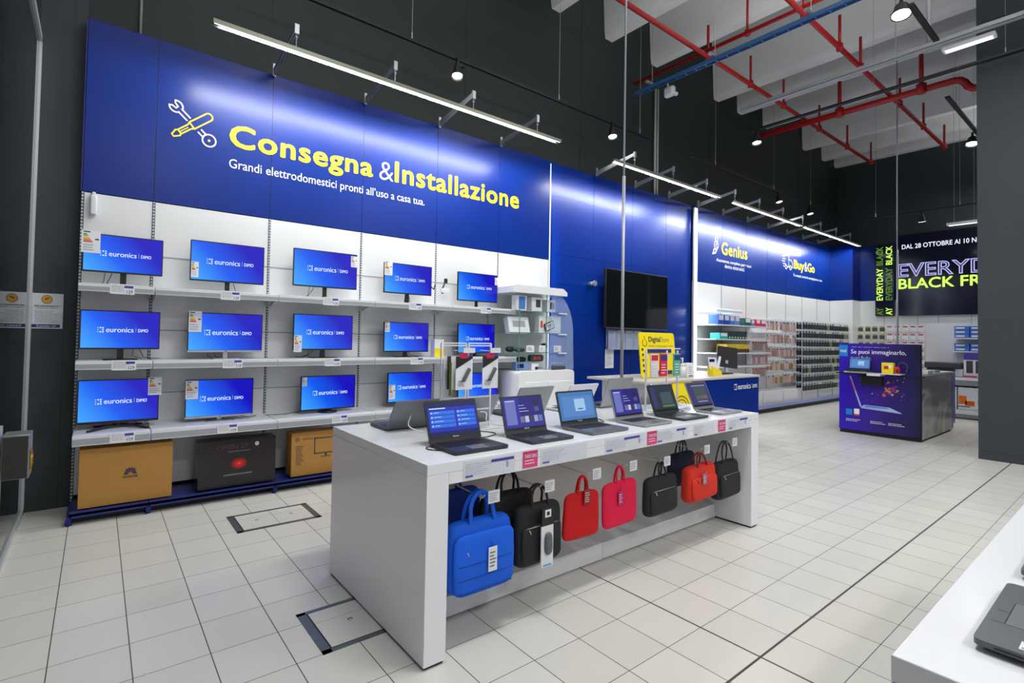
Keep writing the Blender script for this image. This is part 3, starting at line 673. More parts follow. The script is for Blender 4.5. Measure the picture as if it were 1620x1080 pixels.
# lock case of the shop door, close to the camera at the left edge
t = thing('door_lock', 'dark grey lock case with a brass cylinder at the left edge', 'lock', (-.190, 2.5, .962))
b = B(mat('lock_grey', (.20, .215, .22), .35, .4)); b.box(-.075, .003, 0, .10, 0, .163, .004); b.m(mat('lock_dark', (.020, .022, .018), .4)); b.box(-.072, -.002, -.002, .0, .003, .156); b.obj('case', t)
b = B(mat('brass', s2l(200, 160, 60), .25, .9)); b.cyl((.003, .03, .066), (.010, .03, .066), .022, 16); b.box(.003, .008, .008, .05, .028, .10, .003); b.obj('cylinder', t)
b = B(MULL); b.box(-.33, -.272, 2.51, 2.59, .02, 1.15); struct(b.obj('door_1'))
# ================================================================== glass display cabinet
t = thing('display_cabinet', 'white rounded display cabinet with glass shelves and a curved glass side', 'cabinet', (0, 0, 0))
b = B(WHITE); b.prism(rrect(4.36, 5.40, .04, 1.075, .05, 5), 4.93, 5.45, 'y', True); b.obj('body', t)
for a, c in ((4.47, 4.88), (4.89, 5.33)):
    q = B(WHITE); q.box(a, c, 4.922, 4.932, .12, .93, .003, 1); q.obj('door', t)
b = B(WHITE); b.prism([(4.26, 2.10), (4.26, 2.18), (4.31, 2.20), (5.18, 2.20), (5.26, 2.15), (5.26, 2.10)], 4.95, 5.45, 'y'); b.obj('canopy', t)
for z, a in ((1.32, 4.26), (1.58, 4.26), (1.87, 4.34)):
    q = B(GLASS); q.box(a, 5.28, 4.98, 5.45, z-.008, z); q.m(GREENEDGE); q.box(a, 5.28, 4.976, 4.98, z-.008, z); q.m(WMETAL); q.box(5.12, 5.28, 4.965, 4.976, z-.022, z-.006); q.obj('glass_shelf', t)
arcp = [(5.02+.42*math.sin(PI/2*k/10), 1.60+.55*math.cos(PI/2*k/10)) for k in range(11)]+[(5.46, 1.076), (4.95+.0, 1.076)]
b = B(mat('tinted_side_glass', (.55, .70, .95), .05, alpha=.22, spec=.7)); b.prism(arcp+[(5.02, 2.15)][:0], 5.0, 5.006, 'y'); b.obj('side_glass', t)
b = B(GREENEDGE); b.box(4.40, 4.408, 4.976, 4.984, 1.07, 1.88); b.box(4.9, 4.908, 4.99, 4.998, 1.07, 2.1); b.tube([(5.29, 5.0, 1.35), (5.32, 5.0, 1.6)], .002); b.obj('glass_edge', t)
b = B(mat('cabinet_back', (.62, .68, .68), .3)); b.box(4.25, 5.30, 5.44, 5.465, 1.08, 2.1); b.obj('back_panel', t)
def small_box(x, z, w, h, m, lab, deco=None, y=5.05, d=.09, rz=0., group=None, name='product_box', tilt=0.):
    t = thing(name, lab, 'box', (x, y, z), rz, group)
    b = B(m); b.box(0, w, 0, d, 0, h, .002, 1); b.obj('box_body', t)
    if deco:
        q = B(deco[0]); q.keep = True; q.box(w*deco[1], w*deco[2], -.002, -.0005, h*deco[3], h*deco[4]); q.obj('print', t)
    if tilt: t.rotation_euler = (tilt, 0, rz)
    return t
WB = mat('white_carton', (.78, .79, .80), .4)
small_box(4.40, 1.872, .19, .20, WB, 'white box with a round blue picture on the top glass shelf', (mat('sky_print', s2l(70, 130, 200), .5), .25, .85, .1, .95))
small_box(4.68, 1.872, .19, .19, WB, 'white box with a dark square picture, middle of the top glass shelf', (DARKG, .4, .85, .3, .85))
small_box(4.95, 1.872, .18, .17, WB, 'white box with a dark square picture at the right of the top glass shelf', (DARKG, .4, .9, .25, .8))
small_box(4.30, 1.584, .36, .21, mat('print_pale', (.8, .83, .84), .4), 'white leaning box with grey line drawings on the second glass shelf', (mat('line_art', (.35, .38, .40), .5), .2, .8, .35, .75), tilt=-.25)
small_box(4.82, 1.584, .42, .235, WB, 'large white box with red and black marks on the second glass shelf', (mat('red_mark', s2l(200, 90, 70), .5), .06, .16, .3, .7))
t2 = thing('tablet', 'small tilted tablet with a black frame leaning on the white box', 'tablet', (5.0, 5.03, 1.68), 0)
b = B(BLACK); b.prism(rrect(-.09, .09, -.055, .055, .01), 0, .01, 'y'); b.obj('frame', t2); b = B(CARD); b.box(-.075, .075, -.002, 0, -.042, .042); b.m(DARKG); add_text(b, 'TIM', -.05, .05, -.025, .025, -.003, .02); b.keep = True; b.obj('screen', t2); t2.rotation_euler = (0, -.35, 0)
for k, (x, z, w, h, m, lab) in enumerate(((4.32, 1.322, .13, .07, BLACK, 'black gadget at the left of the third glass shelf'), (4.47, 1.322, .17, .05, DARKG, 'long dark gadget on the third glass shelf'), (4.70, 1.322, .09, .06, SILVER, 'grey round gadget on the third glass shelf'))):
    b = B(m); b.soft(w/2, .04, h/2, w, .08, h, 3); tag(b.obj('gadget', loc=(x, 5.1, z)), lab, 'gadget')
t2 = thing('webcam', 'round black camera on a stand on the third glass shelf', 'camera', (4.93, 5.08, 1.322)); b = B(BLACK); b.cyl((0, 0, .075), (0, -.03, .075), .045, 20); b.obj('lens', t2); b = B(DARKG); b.cyl((0, 0, 0), (0, 0, .03), .03, 14); b.obj('foot', t2)
for k, (x, w) in enumerate(((4.55, .14), (4.78, .13), (5.06, .14))):
    b = B(CARD); b.box(0, w, 0, .002, 0, .09); b.m(DARKTXT if k != 1 else GREYTXT); lines(b, .02, w*.7, .02, .07, 3, -.0008, RND); b.keep = True
    tag(b.obj('price_tag', loc=(x, 5.0, 1.322)), ['white price card under the dark gadget on the third glass shelf', 'white price card under the grey gadget', 'white price card right of the round camera'][k], 'price tag')
small_box(4.42, 1.078, .22, .11, mat('blue_white_box', s2l(120, 150, 190), .4), 'pale blue box at the bottom of the glass cabinet', (BLUED, .1, .6, .3, .8), y=5.05)
small_box(4.68, 1.078, .12, .09, CARD, 'small white and blue box at the bottom of the glass cabinet', (BLUED, .5, .95, .1, .5), y=5.03)
b = B(DARKG); b.prism(rrect(0, .24, 0, .09, .03), 0, .06, 'y'); b.m(mat('orange_digits', s2l(190, 80, 50), .4)); quad(b, .05, .11, .025, .07, -.001); quad(b, .13, .19, .025, .07, -.001); b.keep = True
tag(b.obj('alarm_clock', loc=(4.72, 5.1, 1.19)), 'rounded dark clock with orange marks above the bottom of the glass cabinet', 'clock')
b = B(BLACK); b.soft(.08, .04, .035, .16, .08, .07, 3); tag(b.obj('speaker', loc=(4.52, 5.12, 1.185)), 'small dark rounded speaker left of the orange marked clock', 'speaker')
t2 = thing('radio', 'grey radio with a handle on top of the white cabinet at its right', 'radio', (5.02, 4.98, 1.078)); b = B(DARKG); b.box(0, .26, 0, .09, 0, .055, .01); b.obj('body', t2); b = B(SILVER); b.tube([(.01, .04, .05), (.02, .04, .09), (.24, .04, .09), (.25, .04, .05)], .005); b.obj('handle', t2)
# small wall holder: yellow box between 4th monitor and rack
small_box(3.20, 1.264, .13, .21, CARD, 'yellow and white photo product box on the middle shelf right of the fourth monitor', (YELP, 0, 1, 0, .5), y=5.12)
# white basket left of cabinet
b = B(WMETAL); b.box(0, .52, 0, .3, 0, .015)
for k in range(14): b.cyl((.02+k*.037, 0, 0), (.02+k*.037, 0, -.13), .003, 5); 
b.box(0, .52, -.004, .004, -.14, -.13); b.box(0, .52, -.006, .0, -.01, .05)
tag(b.obj('wire_basket', loc=(3.85+.45, 4.92, 1.04-.02)), 'white wire basket fixed at the left of the display cabinet', 'basket') if False else b.bm.free()
# ================================================================== the laptop table
def display_table(x0, x1, y0, y1, lab, full=True):
    t = thing('display_table', lab, 'table', (x0, y0, 0)); L = x1-x0; D = y1-y0; h = .927
    b = B(WHITE); b.box(0, L, 0, D, h-.05, h, .002, 1); b.obj('tabletop', t)
    for a in (0, L-.12):
        q = B(WHITE); q.box(a, a+.12, 0, D, .014, h-.0505, .002, 1); q.m(BLACKM); q.box(a+.01, a+.11, .01, D-.01, 0, .014)
        if a > 0: q.m(GREYRAIL); q.box(a+.03, a+.036, -.0012, 0, .10, .106); q.box(a+.03, a+.036, -.0012, 0, .02, .026)
        q.obj('end_panel', t)
    b = B(WHITE); b.box(.1205, L-.1205, .0, .03, .822, h-.0505); b.box(.1205, L-.1205, D-.03, D-.004, .822, h-.0505); b.obj('apron', t)
    b = B(mat('table_back_panel', (.62, .60, .58), .3)); b.box(.1205, L-.1205, D/2-.01, D/2+.01, .12, h-.0505); b.obj('back_panel', t)
    for k, (a, c) in enumerate(((.1205, L*.5), (L*.5+.003, L-.1205))):
        q = B(WHITE); q.box(a, c, .30, D-.30, .01, .12, .001, 1); q.obj('plinth', t)
    return t
TX0, TX1, TY0, TY1 = 1.22, 4.42, 1.993, 3.15
display_table(TX0, TX1, TY0, TY1, 'long white display table carrying two rows of laptops with bags below')
TZ = .927
# price strips along the apron
tzero = None
def strip(x0, x1, lab, band=(.62, .9)):
    w = x1-x0; b = B(mat('strip_card', (.70, .71, .78), .35)); b.box(0, w, 0, .0015, 0, .085)
    b.m(GREYTXT); lines(b, .012, w*.55, .014, .072, 6, -.0008, RND, .22)
    b.m(PURP); quad(b, .012, .012+w*.14, .006, .014, -.0008)
    if band: quad(b, w*band[0], w*band[1], .060, .074, -.0008); b.m(GREYTXT); quad(b, w*.82, w*.86, .025, .055, -.0008)
    b.keep = True; tag(b.obj('price_strip', loc=(x0, TY0-.0018, .832)), lab, 'price strip', 'price strips along the table edge')
for k, (a, c, bd) in enumerate(((1.42, 1.745, (.52, .98)), (1.93, 2.30, None), (2.46, 2.86, (.45, .85)), (2.98, 3.36, (.62, .92)), (3.43, 3.72, None), (3.92, 4.24, (.55, .95)))):
    strip(a, c, 'white price strip on the table edge below the %s laptop of the front row' % ['first', 'second', 'third', 'fourth', 'fifth', 'sixth'][k], bd)
for k, x in enumerate((1.80, 2.88, 3.77)):
    b = B(PINK); b.box(0, .105, 0, .0015, 0, .085); b.m(WFILM); b.keep = True
    add_text(b, 'TASSO ZERO', .010, .095, .052, .068, -.0008, .03); lines(b, .012, .09, .015, .045, 2, -.0008, RND)
    b.m(mat('pink_deep', s2l(200, 30, 100), .5)); quad(b, 0, .105, .078, .085, -.0008)
    tag(b.obj('promo_card', loc=(x, TY0-.0036, .832)), ['pink promotion card on the table edge, nearest the left end', 'pink promotion card near the middle of the table edge', 'pink promotion card nearest the right end of the table edge'][k], 'card', 'pink cards on the table edge')
# ------------------------------------------------------------------ laptops
def ui_tiles(b, w, h, y, kind):
    def em(name, c, e=1.): return mat('ui_'+name, (0, 0, 0), .3, emit=c, es=e)
    if kind == 'cards':
        b.m(em('deep', s2l(10, 20, 80))); quad(b, -w/2, w/2, 0, h, y)
        b.m(em('mid', s2l(20, 40, 170))); quad(b, -w/2, w/2, h*.12, h*.85, y-.0004)
        for cx0, cx1 in ((-.46, .04), (.08, .47)):
            for k in range(4):
                b.m(em('card', s2l(40, 110, 225))); z = h*(.63-k*.13); quad(b, w*cx0, w*cx1, z, z+h*.105, y-.0008)
                b.m(em('text', s2l(190, 215, 245))); quad(b, w*(cx0+.02), w*(cx0+.05), z+h*.04, z+h*.08, y-.0012); quad(b, w*(cx0+.08), w*(cx0+.08+.10+.04*(k % 3)), z+h*.055, z+h*.07, y-.0012)
        b.m(em('text', s2l(190, 215, 245))); quad(b, -w*.46, -w*.14, h*.80, h*.835, y-.0012)
    elif kind == 'tiles':
        b.m(em('viol', s2l(52, 48, 150))); quad(b, -w/2, w/2, 0, h, y)
        b.m(em('dusk', s2l(40, 38, 120))); quad(b, w*-.1, w/2, h*.3, h, y-.0004)
        b.m(em('side', s2l(110, 115, 185))); quad(b, -w*.46, -w*.2, h*.1, h*.92, y-.0008)
        b.m(em('text2', s2l(200, 205, 235))); quad(b, -w*.45, -w*.22, h*.88, h*.91, y-.0012)
        for k in range(3): quad(b, -w*.12, w*(.02+.05*k), h*(.72-k*.1), h*(.735-k*.1), y-.0012)
        for k, c in enumerate(((120, 110, 150), (190, 190, 210), (60, 60, 90), (150, 160, 190), (90, 120, 170))):
            b.m(em('t%d' % k, s2l(*c))); quad(b, -w*.12+k*w*.12, -w*.02+k*w*.12, h*.15, h*.36, y-.0012)
        for k, c in enumerate(((90, 80, 130), (40, 40, 60))):
            b.m(em('u%d' % k, s2l(*c))); quad(b, w*.28, w*.40, h*(.5+k*.2), h*(.66+k*.2), y-.0012)
    elif kind == 'blue':
        b.m(em('b0', s2l(70, 120, 180))); quad(b, -w/2, w/2, 0, h, y)
        b.m(em('b1', s2l(86, 134, 196))); quad(b, -w*.42, w*.45, h*.12, h*.85, y-.0004)
        b.m(em('b2', s2l(160, 195, 235))); quad(b, -w*.08, w*.22, h*.3, h*.75, y-.0008)
        b.m(em('b3', s2l(50, 80, 130))); quad(b, -w*.0, w*.14, h*.36, h*.40, y-.0012)
    elif kind == 'dark':
        b.m(em('d0', s2l(48, 58, 66))); quad(b, -w/2, w/2, 0, h, y)
        b.m(em('d1', s2l(70, 84, 96))); quad(b, -w*.1, w*.38, h*.2, h*.72, y-.0004)
        b.m(em('d2', s2l(64, 60, 110))); quad(b, -w*.46, -w*.3, h*.1, h*.95, y-.0008)
        b.m(em('d3', s2l(90, 130, 80))); quad(b, -w*.1, w*.42, h*.08, h*.16, y-.0008)
    elif kind == 'grey':
        b.m(em('g0', s2l(66, 62, 110))); quad(b, -w/2, w/2, 0, h, y)
        b.m(em('g1', s2l(74, 84, 92))); quad(b, -w*.25, w*.38, h*.2, h*.82, y-.0006)
        b.m(em('g2', s2l(160, 160, 190))); quad(b, -w*.3, w*.4, h*.86, h*.90, y-.001); quad(b, -w*.2, w*.3, h*.12, h*.16, y-.001)
        for k in range(4): b.m(em('g%d' % (3+k), s2l(90+20*k, 100, 110))); quad(b, w*(-.2+.14*k), w*(-.1+.14*k), h*.28, h*.4, y-.001)
def laptop(x, y, z, w, d, lh, lean, lab, body, lid, kind, rz=0., hinge_logo=None, group='laptops of the front row on the table', deck=None):
    """base from y (front) to y+d (hinge); lid rises lh and leans back by lean"""
    t = thing('laptop', lab, 'laptop', (x, y, z), rz, group)
    b = B(body); b.prism([(a, c+d/2) for a, c in rrect(-w/2, w/2, -d/2, d/2, .012, 3)], .004, .018, 'z'); b.m(BLACK); b.box(-w/2+.02, w/2-.02, .01, d-.01, 0, .004); b.obj('base', t)
    b = B(deck or body); b.box(-w/2+.004, w/2-.004, .004, d-.006, .0178, .0186)
    b.obj('deck', t)
    kb = B(BLACK if body != BLACK else mat('key_black', (.02, .02, .022), .5)); KW = w*.86; k0 = d*.46; rows = 5; cols = 13
    for i in range(rows):
        for j in range(cols):
            a = -KW/2+KW*j/cols; c = a+KW/cols*.86; y0 = k0+(d*.46)*i/rows; kb.box(a, c, y0, y0+d*.46/rows*.82, .0187, .0205)
    kb.obj('keyboard', t)
    b = B(mat('touchpad_grey', (.20, .21, .22), .25, .3)); b.box(-w*.16, w*.16, d*.07, d*.38, .0187, .0192); b.obj('touchpad', t)
    ang = -math.atan2(lean, lh); L = math.hypot(lean, lh)
    lo = thing_part('lid', t, (0, d-.006, .016), (ang, 0, 0), lid, w, L)
    q = B(BLACK); q.box(-w/2+.012, w/2-.012, -.0012, 0, .02, L-.008)
    bezel = q
    sw, sh = w-.022, L*.80; zz = L*.15
    tmp = B(BLACK); tmp.ms = q.ms; q.keep = True
    b0 = len(q.bm.verts)
    ui = B(BLACK); ui.keep = True; ui_tiles(ui, sw, sh, -.0016, kind); uo = ui.obj('screen_picture', lo, (0, 0, zz))
    if hinge_logo:
        q.m(CARD); add_text(q, hinge_logo, -.02, .02, .010+.012, .010+.020, -.0018, .02)
    q.keep = False; q.obj('screen_bezel', lo)
    return t
def thing_part(name, parent, loc, rot, m, w, L):
    b = B(m); b.prism(rrect(-w/2, w/2, 0, L, .010, 3), .0, .007, 'y')
    return b.obj(name, parent, loc, rot)
LGREY = mat('laptop_grey', (.20, .21, .23), .3, .6); LSIL = mat('laptop_silver', (.42, .43, .45), .3, .7); LBLK = mat('laptop_black', (.022, .024, .028), .3); LDG = mat('laptop_dark', (.055, .058, .065), .3, .4)
G2 = 'laptops of the back row on the table'
laptop(1.60, 2.07, TZ, .345, .25, .215, .07, 'black laptop with blue menu cards on its screen, first of the front row', LBLK, LBLK, 'cards', hinge_logo='lenovo')
laptop(2.10, 2.06, TZ, .335, .235, .215, .06, 'dark laptop with a violet tiled screen, second of the front row', LDG, LDG, 'tiles', hinge_logo='ASUS')
laptop(2.605, 2.06, TZ, .36, .26, .22, .06, 'grey laptop with a light blue screen, third of the front row', LGREY, LDG, 'blue', hinge_logo='hp')
laptop(3.125, 2.065, TZ, .33, .245, .215, .06, 'silver laptop with a violet tiled screen, fourth of the front row', LSIL, LSIL, 'tiles')
laptop(3.615, 2.07, TZ, .335, .255, .215, .075, 'dark laptop with a dim reflecting screen, fifth of the front row', LDG, LDG, 'dark')
laptop(4.155, 2.075, TZ, .325, .245, .215, .09, 'silver laptop with a grey screen, at the right end of the front row', LSIL, LSIL, 'grey')
laptop(1.60, 3.06, TZ, .34, .235, .18, .12, 'grey laptop seen from behind, first of the back row', LDG, LGREY, 'dark', PI, group=G2)
laptop(2.06, 3.05, TZ, .33, .235, .18, .11, 'grey laptop seen from behind through the wire rack', LGREY, LGREY, 'dark', PI, group=G2)
laptop(2.60, 3.07, TZ, .34, .235, .215, .11, 'grey laptop seen from behind between the second and third front laptops', LDG, mat('lid_grey', (.26, .28, .29), .35, .4), 'dark', PI, group=G2)
laptop(3.14, 3.09, TZ, .33, .235, .21, .11, 'white laptop seen from behind, its lid in front of the blue cladding', mat('laptop_white', (.72, .73, .76), .35), mat('laptop_white'), 'dark', PI, group=G2)
laptop(3.60, 3.07, TZ, .33, .235, .245, .09, 'light grey laptop seen from behind beside the power pole', LGREY, mat('lid_light', (.36, .37, .39), .35, .4), 'dark', PI, group=G2)
laptop(4.12, 3.07, TZ, .32, .235, .18, .13, 'pale laptop seen from behind, last of the back row', LSIL, LSIL, 'dark', PI, group=G2)
# security leads
def lead(pts, lab, m=BLACK, r=.003):
    b = B(m); P_ = [Vector(p) for p in pts]; out = []
    for k in range(len(P_)-1):
        p0 = P_[max(k-1, 0)]; p1 = P_[k]; p2 = P_[k+1]; p3 = P_[min(k+2, len(P_)-1)]
        for j in range(5):
            s = j/5; out.append(.5*((2*p1)+(-p0+p2)*s+(2*p0-5*p1+4*p2-p3)*s*s+(-p0+3*p1-3*p2+p3)*s**3))
    out.append(P_[-1]); b.tube(out, r, 5); tag(b.obj('cable', loc=(0, 0, 0)), lab, 'cable')
z = TZ+.004
lead([(1.46, 2.28, z+.008), (1.40, 2.30, z), (1.39, 2.24, z), (1.47, 2.16, z)], 'short black cable at the left of the first front laptop')
lead([(1.77, 2.32, z+.01), (1.86, 2.36, z), (1.96, 2.42, z), (1.90, 2.55, z), (1.80, 2.60, z)], 'black cable looping on the table behind the first front laptop')
lead([(2.28, 2.30, z+.01), (2.36, 2.42, z), (2.46, 2.55, z), (2.40, 2.70, z), (2.5, 2.8, z)], 'black cable on the table between the second and third front laptops')
lead([(2.80, 2.33, z+.01), (2.90, 2.36, z), (2.95, 2.46, z), (2.86, 2.56, z)], 'black cable on the table left of the fourth front laptop')
lead([(3.30, 2.32, z+.01), (3.37, 2.42, z), (3.44, 2.52, z), (3.4, 2.66, z)], 'black cable on the table left of the fifth front laptop')
lead([(3.80, 2.33, z+.01), (3.92, 2.36, z), (3.98, 2.48, z), (3.9, 2.62, z)], 'black cable on the table left of the last front laptop')
lead([(1.60, 2.80, z+.09), (1.57, 2.77, z+.09), (1.54, 2.74, z+.03), (1.60, 2.66, z)], 'white security cable hanging from the first laptop seen from behind', WMETAL, .004)
lead([(2.08, 2.74, z+.08), (2.12, 2.72, z+.07), (2.10, 2.68, z+.02), (2.18, 2.60, z)], 'white security cable behind the wire rack', WMETAL, .004)
# ------------------------------------------------------------------ bags hanging under the table
def bag(name, x0, x1, z0, z1, y, d, m, lab, hh=.12, strap=.008, roll=0., pocket=True, trim=None, tagm=None, hw=.10, seams=0, handm=None, yaw=0., flare=0.):
    w = x1-x0; h = z1-z0
    t = thing('laptop_bag', lab, 'bag', ((x0+x1)/2, y, z1), 0, 'laptop bags hanging under the table')
    t.rotation_euler = (0, roll, yaw)
    b = B(m); b.soft(0, 0, -h/2, w, d, h, 7., 16, 12, taper=flare); body = b.obj('body', t)
    hm = handm or m
    for s in (-1, 1):
        b = B(hm); yy = s*d*.22
        pts = [(-hw/2-.01, yy*1.3, -h*.22), (-hw/2, yy*1.2, 0)]+[(-hw/2*math.cos(PI*k/8), yy*(1-.6*math.sin(PI*k/8)), hh*math.sin(PI*k/8)**.8) for k in range(1, 8)]+[(hw/2, yy*1.2, 0), (hw/2+.01, yy*1.3, -h*.22)]
        b.tube(pts, strap, 6, .004); b.obj('handle', t)
    if pocket:
        b = B(m); b.soft(0, -d*.42, -h*(.56 if seams else .62), w*(.96 if seams else .88), d*.34, h*(.84 if seams else .62), 7., 12, 8); b.obj('pocket', t)
        b = B(trim or SILVER); b.tube([(-w*.30, -d*.52, -h*.36), (-w*.27, -d*.56, -h*.43)], .004, 5); b.tube([(-w*.34, -d*.50, -h*.335), (w*.34, -d*.50, -h*.335)], .0018, 5); b.obj('zip', t)
    for k in range(seams):
        b = B(mat('seam_'+m.name, tuple(c*.45 for c in m.node_tree.nodes['Principled BSDF'].inputs['Base Color'].default_value[:3]), .7)); zz = -h*(.55+.19*k)
        b.tube([(-w*.42, -d*.545, zz), (0, -d*.60, zz), (w*.42, -d*.545, zz)], .0022, 5); b.obj('seam', t)
    if tagm:
        b = B(tagm[0]); tw, th = tagm[1], tagm[2]; ty = -d*.64
        b.box(-tw/2+tagm[3], tw/2+tagm[3], ty-.002, ty, tagm[4]-th, tagm[4]); b.m(CARD if tagm[0] != CARD else DARKTXT); lines(b, -tw*.35+tagm[3], tw*.35+tagm[3], tagm[4]-th*.85, tagm[4]-th*.15, 5, ty-.003, RND)
        b.m(BLACK); b.tube([(tagm[3], ty, tagm[4]), (tagm[3]+.01, -d*.4, tagm[4]+.05)], .0012, 4); b.obj('swing_tag', t)
    return t
def cloth(name, c, k=1.25): return noisy(name, c, tuple(min(1, q*k) for q in c), 8, .75, bump=.25)
BBLUE = cloth('blue_nylon', s2l(10, 92, 214)); BBLK = cloth('black_nylon', (.012, .013, .015), 1.5); BRED = cloth('red_neoprene', s2l(196, 4, 12)); BMAG = cloth('magenta_neoprene', s2l(222, 12, 66)); BORG = cloth('red_felt', s2l(206, 44, 26)); BNAVY = cloth('navy_nylon', (.01, .014, .035), 1.5)
bag('b', 1.40, 1.80, .235, .59, 2.10, .13, BBLUE, 'bright blue padded laptop bag hanging at the left end under the table', .13, .014, .0, True, None, (CARD, .055, .12, .03, -.13), .15, 3)
bag('b', 1.42, 1.80, .30, .66, 2.37, .10, cloth('dark_blue_nylon', s2l(20, 50, 130)), 'darker blue bag hanging behind the bright blue bag', .07, .009, -.04, False)
bag('b', 1.37, 1.62, .42, .70, 2.475, .06, BRED, 'red bag only just visible behind the blue bags at the left', .03, .009, 0, False)
bb = bag('b', 1.83, 2.17, .265, .595, 2.09, .10, BBLK, 'black laptop bag packed with a grey mouse on its front', .10, .009, .0, True, None, None, .12)
b = B(CARD); b.box(-.045, .045, -.088, -.078, -.325, -.10, .003); b.m(BLACK); b.box(-.045, .045, -.089, -.078, -.10, -.005); b.m(SILVER); b.m(WFILM); b.keep = False; b.box(-.022, .022, -.0905, -.089, -.055, -.015)
b.m(BLACK); b.box(-.010, .010, -.0915, -.0905, -.045, -.025); b.m(mat('pack_blue', s2l(120, 170, 210), .5)); b.box(-.03, .03, -.089, -.088, -.318, -.308); b.obj('packaging', bb)
b = B(mat('mouse_grey', (.12, .13, .15), .35)); b.soft(0, -.095, -.195, .052, .035, .12, 3); b.obj('mouse', bb)
bag('b', 1.72, 2.10, .335, .64, 2.24, .09, BBLK, 'black bag with thick handles hanging behind the mouse pack bag', .11, .009, .02, False, None, None, .13)
bag('b', 2.20, 2.52, .325, .60, 2.08, .04, BRED, 'bright red laptop sleeve with handles and a red label', .09, .009, .03, False, None, (mat('red_label', s2l(160, 24, 30), .5), .06, .09, .02, .015), .08, flare=.08)
bag('b', 2.545, 2.885, .325, .61, 2.08, .04, BMAG, 'magenta laptop sleeve with handles hanging in the middle of the row', .09, .009, -.02, False, None, (mat('magenta_label', s2l(190, 20, 110), .5), .05, .085, -.02, -.06), .08)
bag('b', 2.98, 3.34, .315, .58, 2.08, .08, BBLK, 'slim black laptop bag hanging to the right of the magenta sleeve', .09, .009, -.01, True, None, None, .08)
bag('b', 3.58, 3.92, .37, .63, 2.28, .08, BNAVY, 'navy bag hanging behind the orange red felt bag', .10, .009, 0, False, None, None, .1)
bag('b', 3.46, 3.85, .325, .59, 2.08, .11, BORG, 'orange red felt laptop bag with dark red handles', .08, .009, -.03, True, BNAVY, (mat('grey_label', s2l(150, 120, 140), .5), .05, .08, -.04, -.05), .12, 0, cloth('dark_red_strap', s2l(110, 10, 16)))
bag('b', 3.90, 4.25, .265, .56, 2.10, .11, BBLK, 'black handbag style laptop case with a silver zip at the right end', .15, .009, -.02, True, SILVER, None, .16)
# hooks with price cards
for k, (x, z) in enumerate(((1.60, .70), (2.00, .69), (2.40, .70), (2.76, .70), (3.14, .68), (3.66, .70), (4.08, .71))):
    t = thing('display_hook', 'clear display hook with a white price card over the %s' % ['bright blue bag', 'black bag with the mouse pack', 'red sleeve', 'magenta sleeve', 'slim black bag', 'orange red bag', 'black bag at the right end'][k], 'hook', (x, 2.06, z), 0, 'display hooks under the table')
    b = B(mat('clear_rod', (.75, .76, .78), .1, alpha=.6)); b.tube([(0, .50, .02), (0, .2, .0), (0, .01, -.005), (0, -.005, .01)], .004, 6); b.box(-.02, .02, .49, .50, -.02, .04); b.obj('rod', t)
    b = B(CARD); b.box(.02, .095, -.012, -.010, -.035, .03); b.m(GREYTXT); lines(b, .028, .088, -.025, .02, 4, -.013, RND); b.keep = True; b.obj('price_card', t)
for k, (x, z) in enumerate(((1.52, .77), (1.86, .79), (2.22, .78))):
    b = B(mat('clear_rod')); b.tube([(0, .43, 0), (0, .1, 0), (.05, .06, .0), (.16, .06, .012)], .0035, 6); tag(b.obj('display_hook', loc=(x, 2.06+.07, z)), 'empty clear display hook high under the table, %s from the left' % ordn[k], 'hook', 'empty hooks under the table')
# ------------------------------------------------------------------ wire racks on the table
t = thing('wire_rack', 'white wire rack with two ladder panels standing on the left part of the table', 'rack', (1.70, 2.64, TZ))
for a, c in ((0, .185), (.205, .385)):
    b = B(WMETAL)
    for x in (a, c): b.box(x-.005, x+.005, -.005, .005, 0, .545)
    for z_ in (.03, .12, .20, .53, .545): b.box(a, c, -.004, .004, z_-.004, z_+.004)
    b.obj('ladder_frame', t)
    b = B(WMETAL)
    b.cyl((( a+c)/2, 0, .50), ((a+c)/2, -.16, .50), .003, 6); b.box(a+.05, c-.05, -.165, -.162, .49, .52); b.obj('hook_arm', t)
b = B(WMETAL); b.box(-.01, .40, -.10, .10, 0, .006); b.obj('foot', t)
def stick_pack(x, y, z, lab):
    t = thing('accessory_pack', lab, 'pack', (x, y, z), 0, 'packs on the wire rack')
    b = B(CARD); b.box(-.062, .062, 0, .004, -.20, 0, .001, 1); b.m(BLACK); b.poly([(-.062, -.001, 0), (.062, -.001, 0), (.062, -.001, -.012), (-.062, -.001, -.075)][::-1]); b.obj('card', t)
    b = B(mat('pack_pink', s2l(205, 40, 80), .5)); b.box(-.035, .025, -.004, -.001, -.012, .022, .002, 1); b.m(PURP); quad(b, .03, .06, .0, .02, -.001); b.obj('header', t)
    b = B(mat('stick_grey', (.10, .11, .12), .35)); M_ = Matrix.Rotation(.55, 4, 'Y')
    b.box(-.012, .012, -.014, -.003, -.045, .045, .005); bmesh.ops.transform(b.bm, matrix=Matrix.Translation((.012, 0, -.11)) @ M_, verts=b.bm.verts); b.obj('stick', t)
    b = B(DARKTXT); b.keep = True; add_text(b, 'USB', -.04, -.008, -.155, -.145, -.0012, .02); lines(b, -.045, .02, -.18, -.158, 3, -.0012, RND); b.obj('print', t)
stick_pack(1.775, 2.50, 1.395, 'white pack with a grey stick under a pink header, left one on the wire rack')
stick_pack(1.975, 2.50, 1.395, 'white pack with a grey stick under a pink header, right one on the wire rack')
for k in range(3):
    b = B(CARD if k != 1 else DARKG); b.box(-.06, .06, 0, .003, -.20, 0); tag(b.obj('accessory_pack', loc=(1.76-.007*k, 2.53+.03*k, 1.395)), 'card pack hanging behind the left stick pack, %s one back' % ordn[k], 'pack', 'packs on the wire rack')
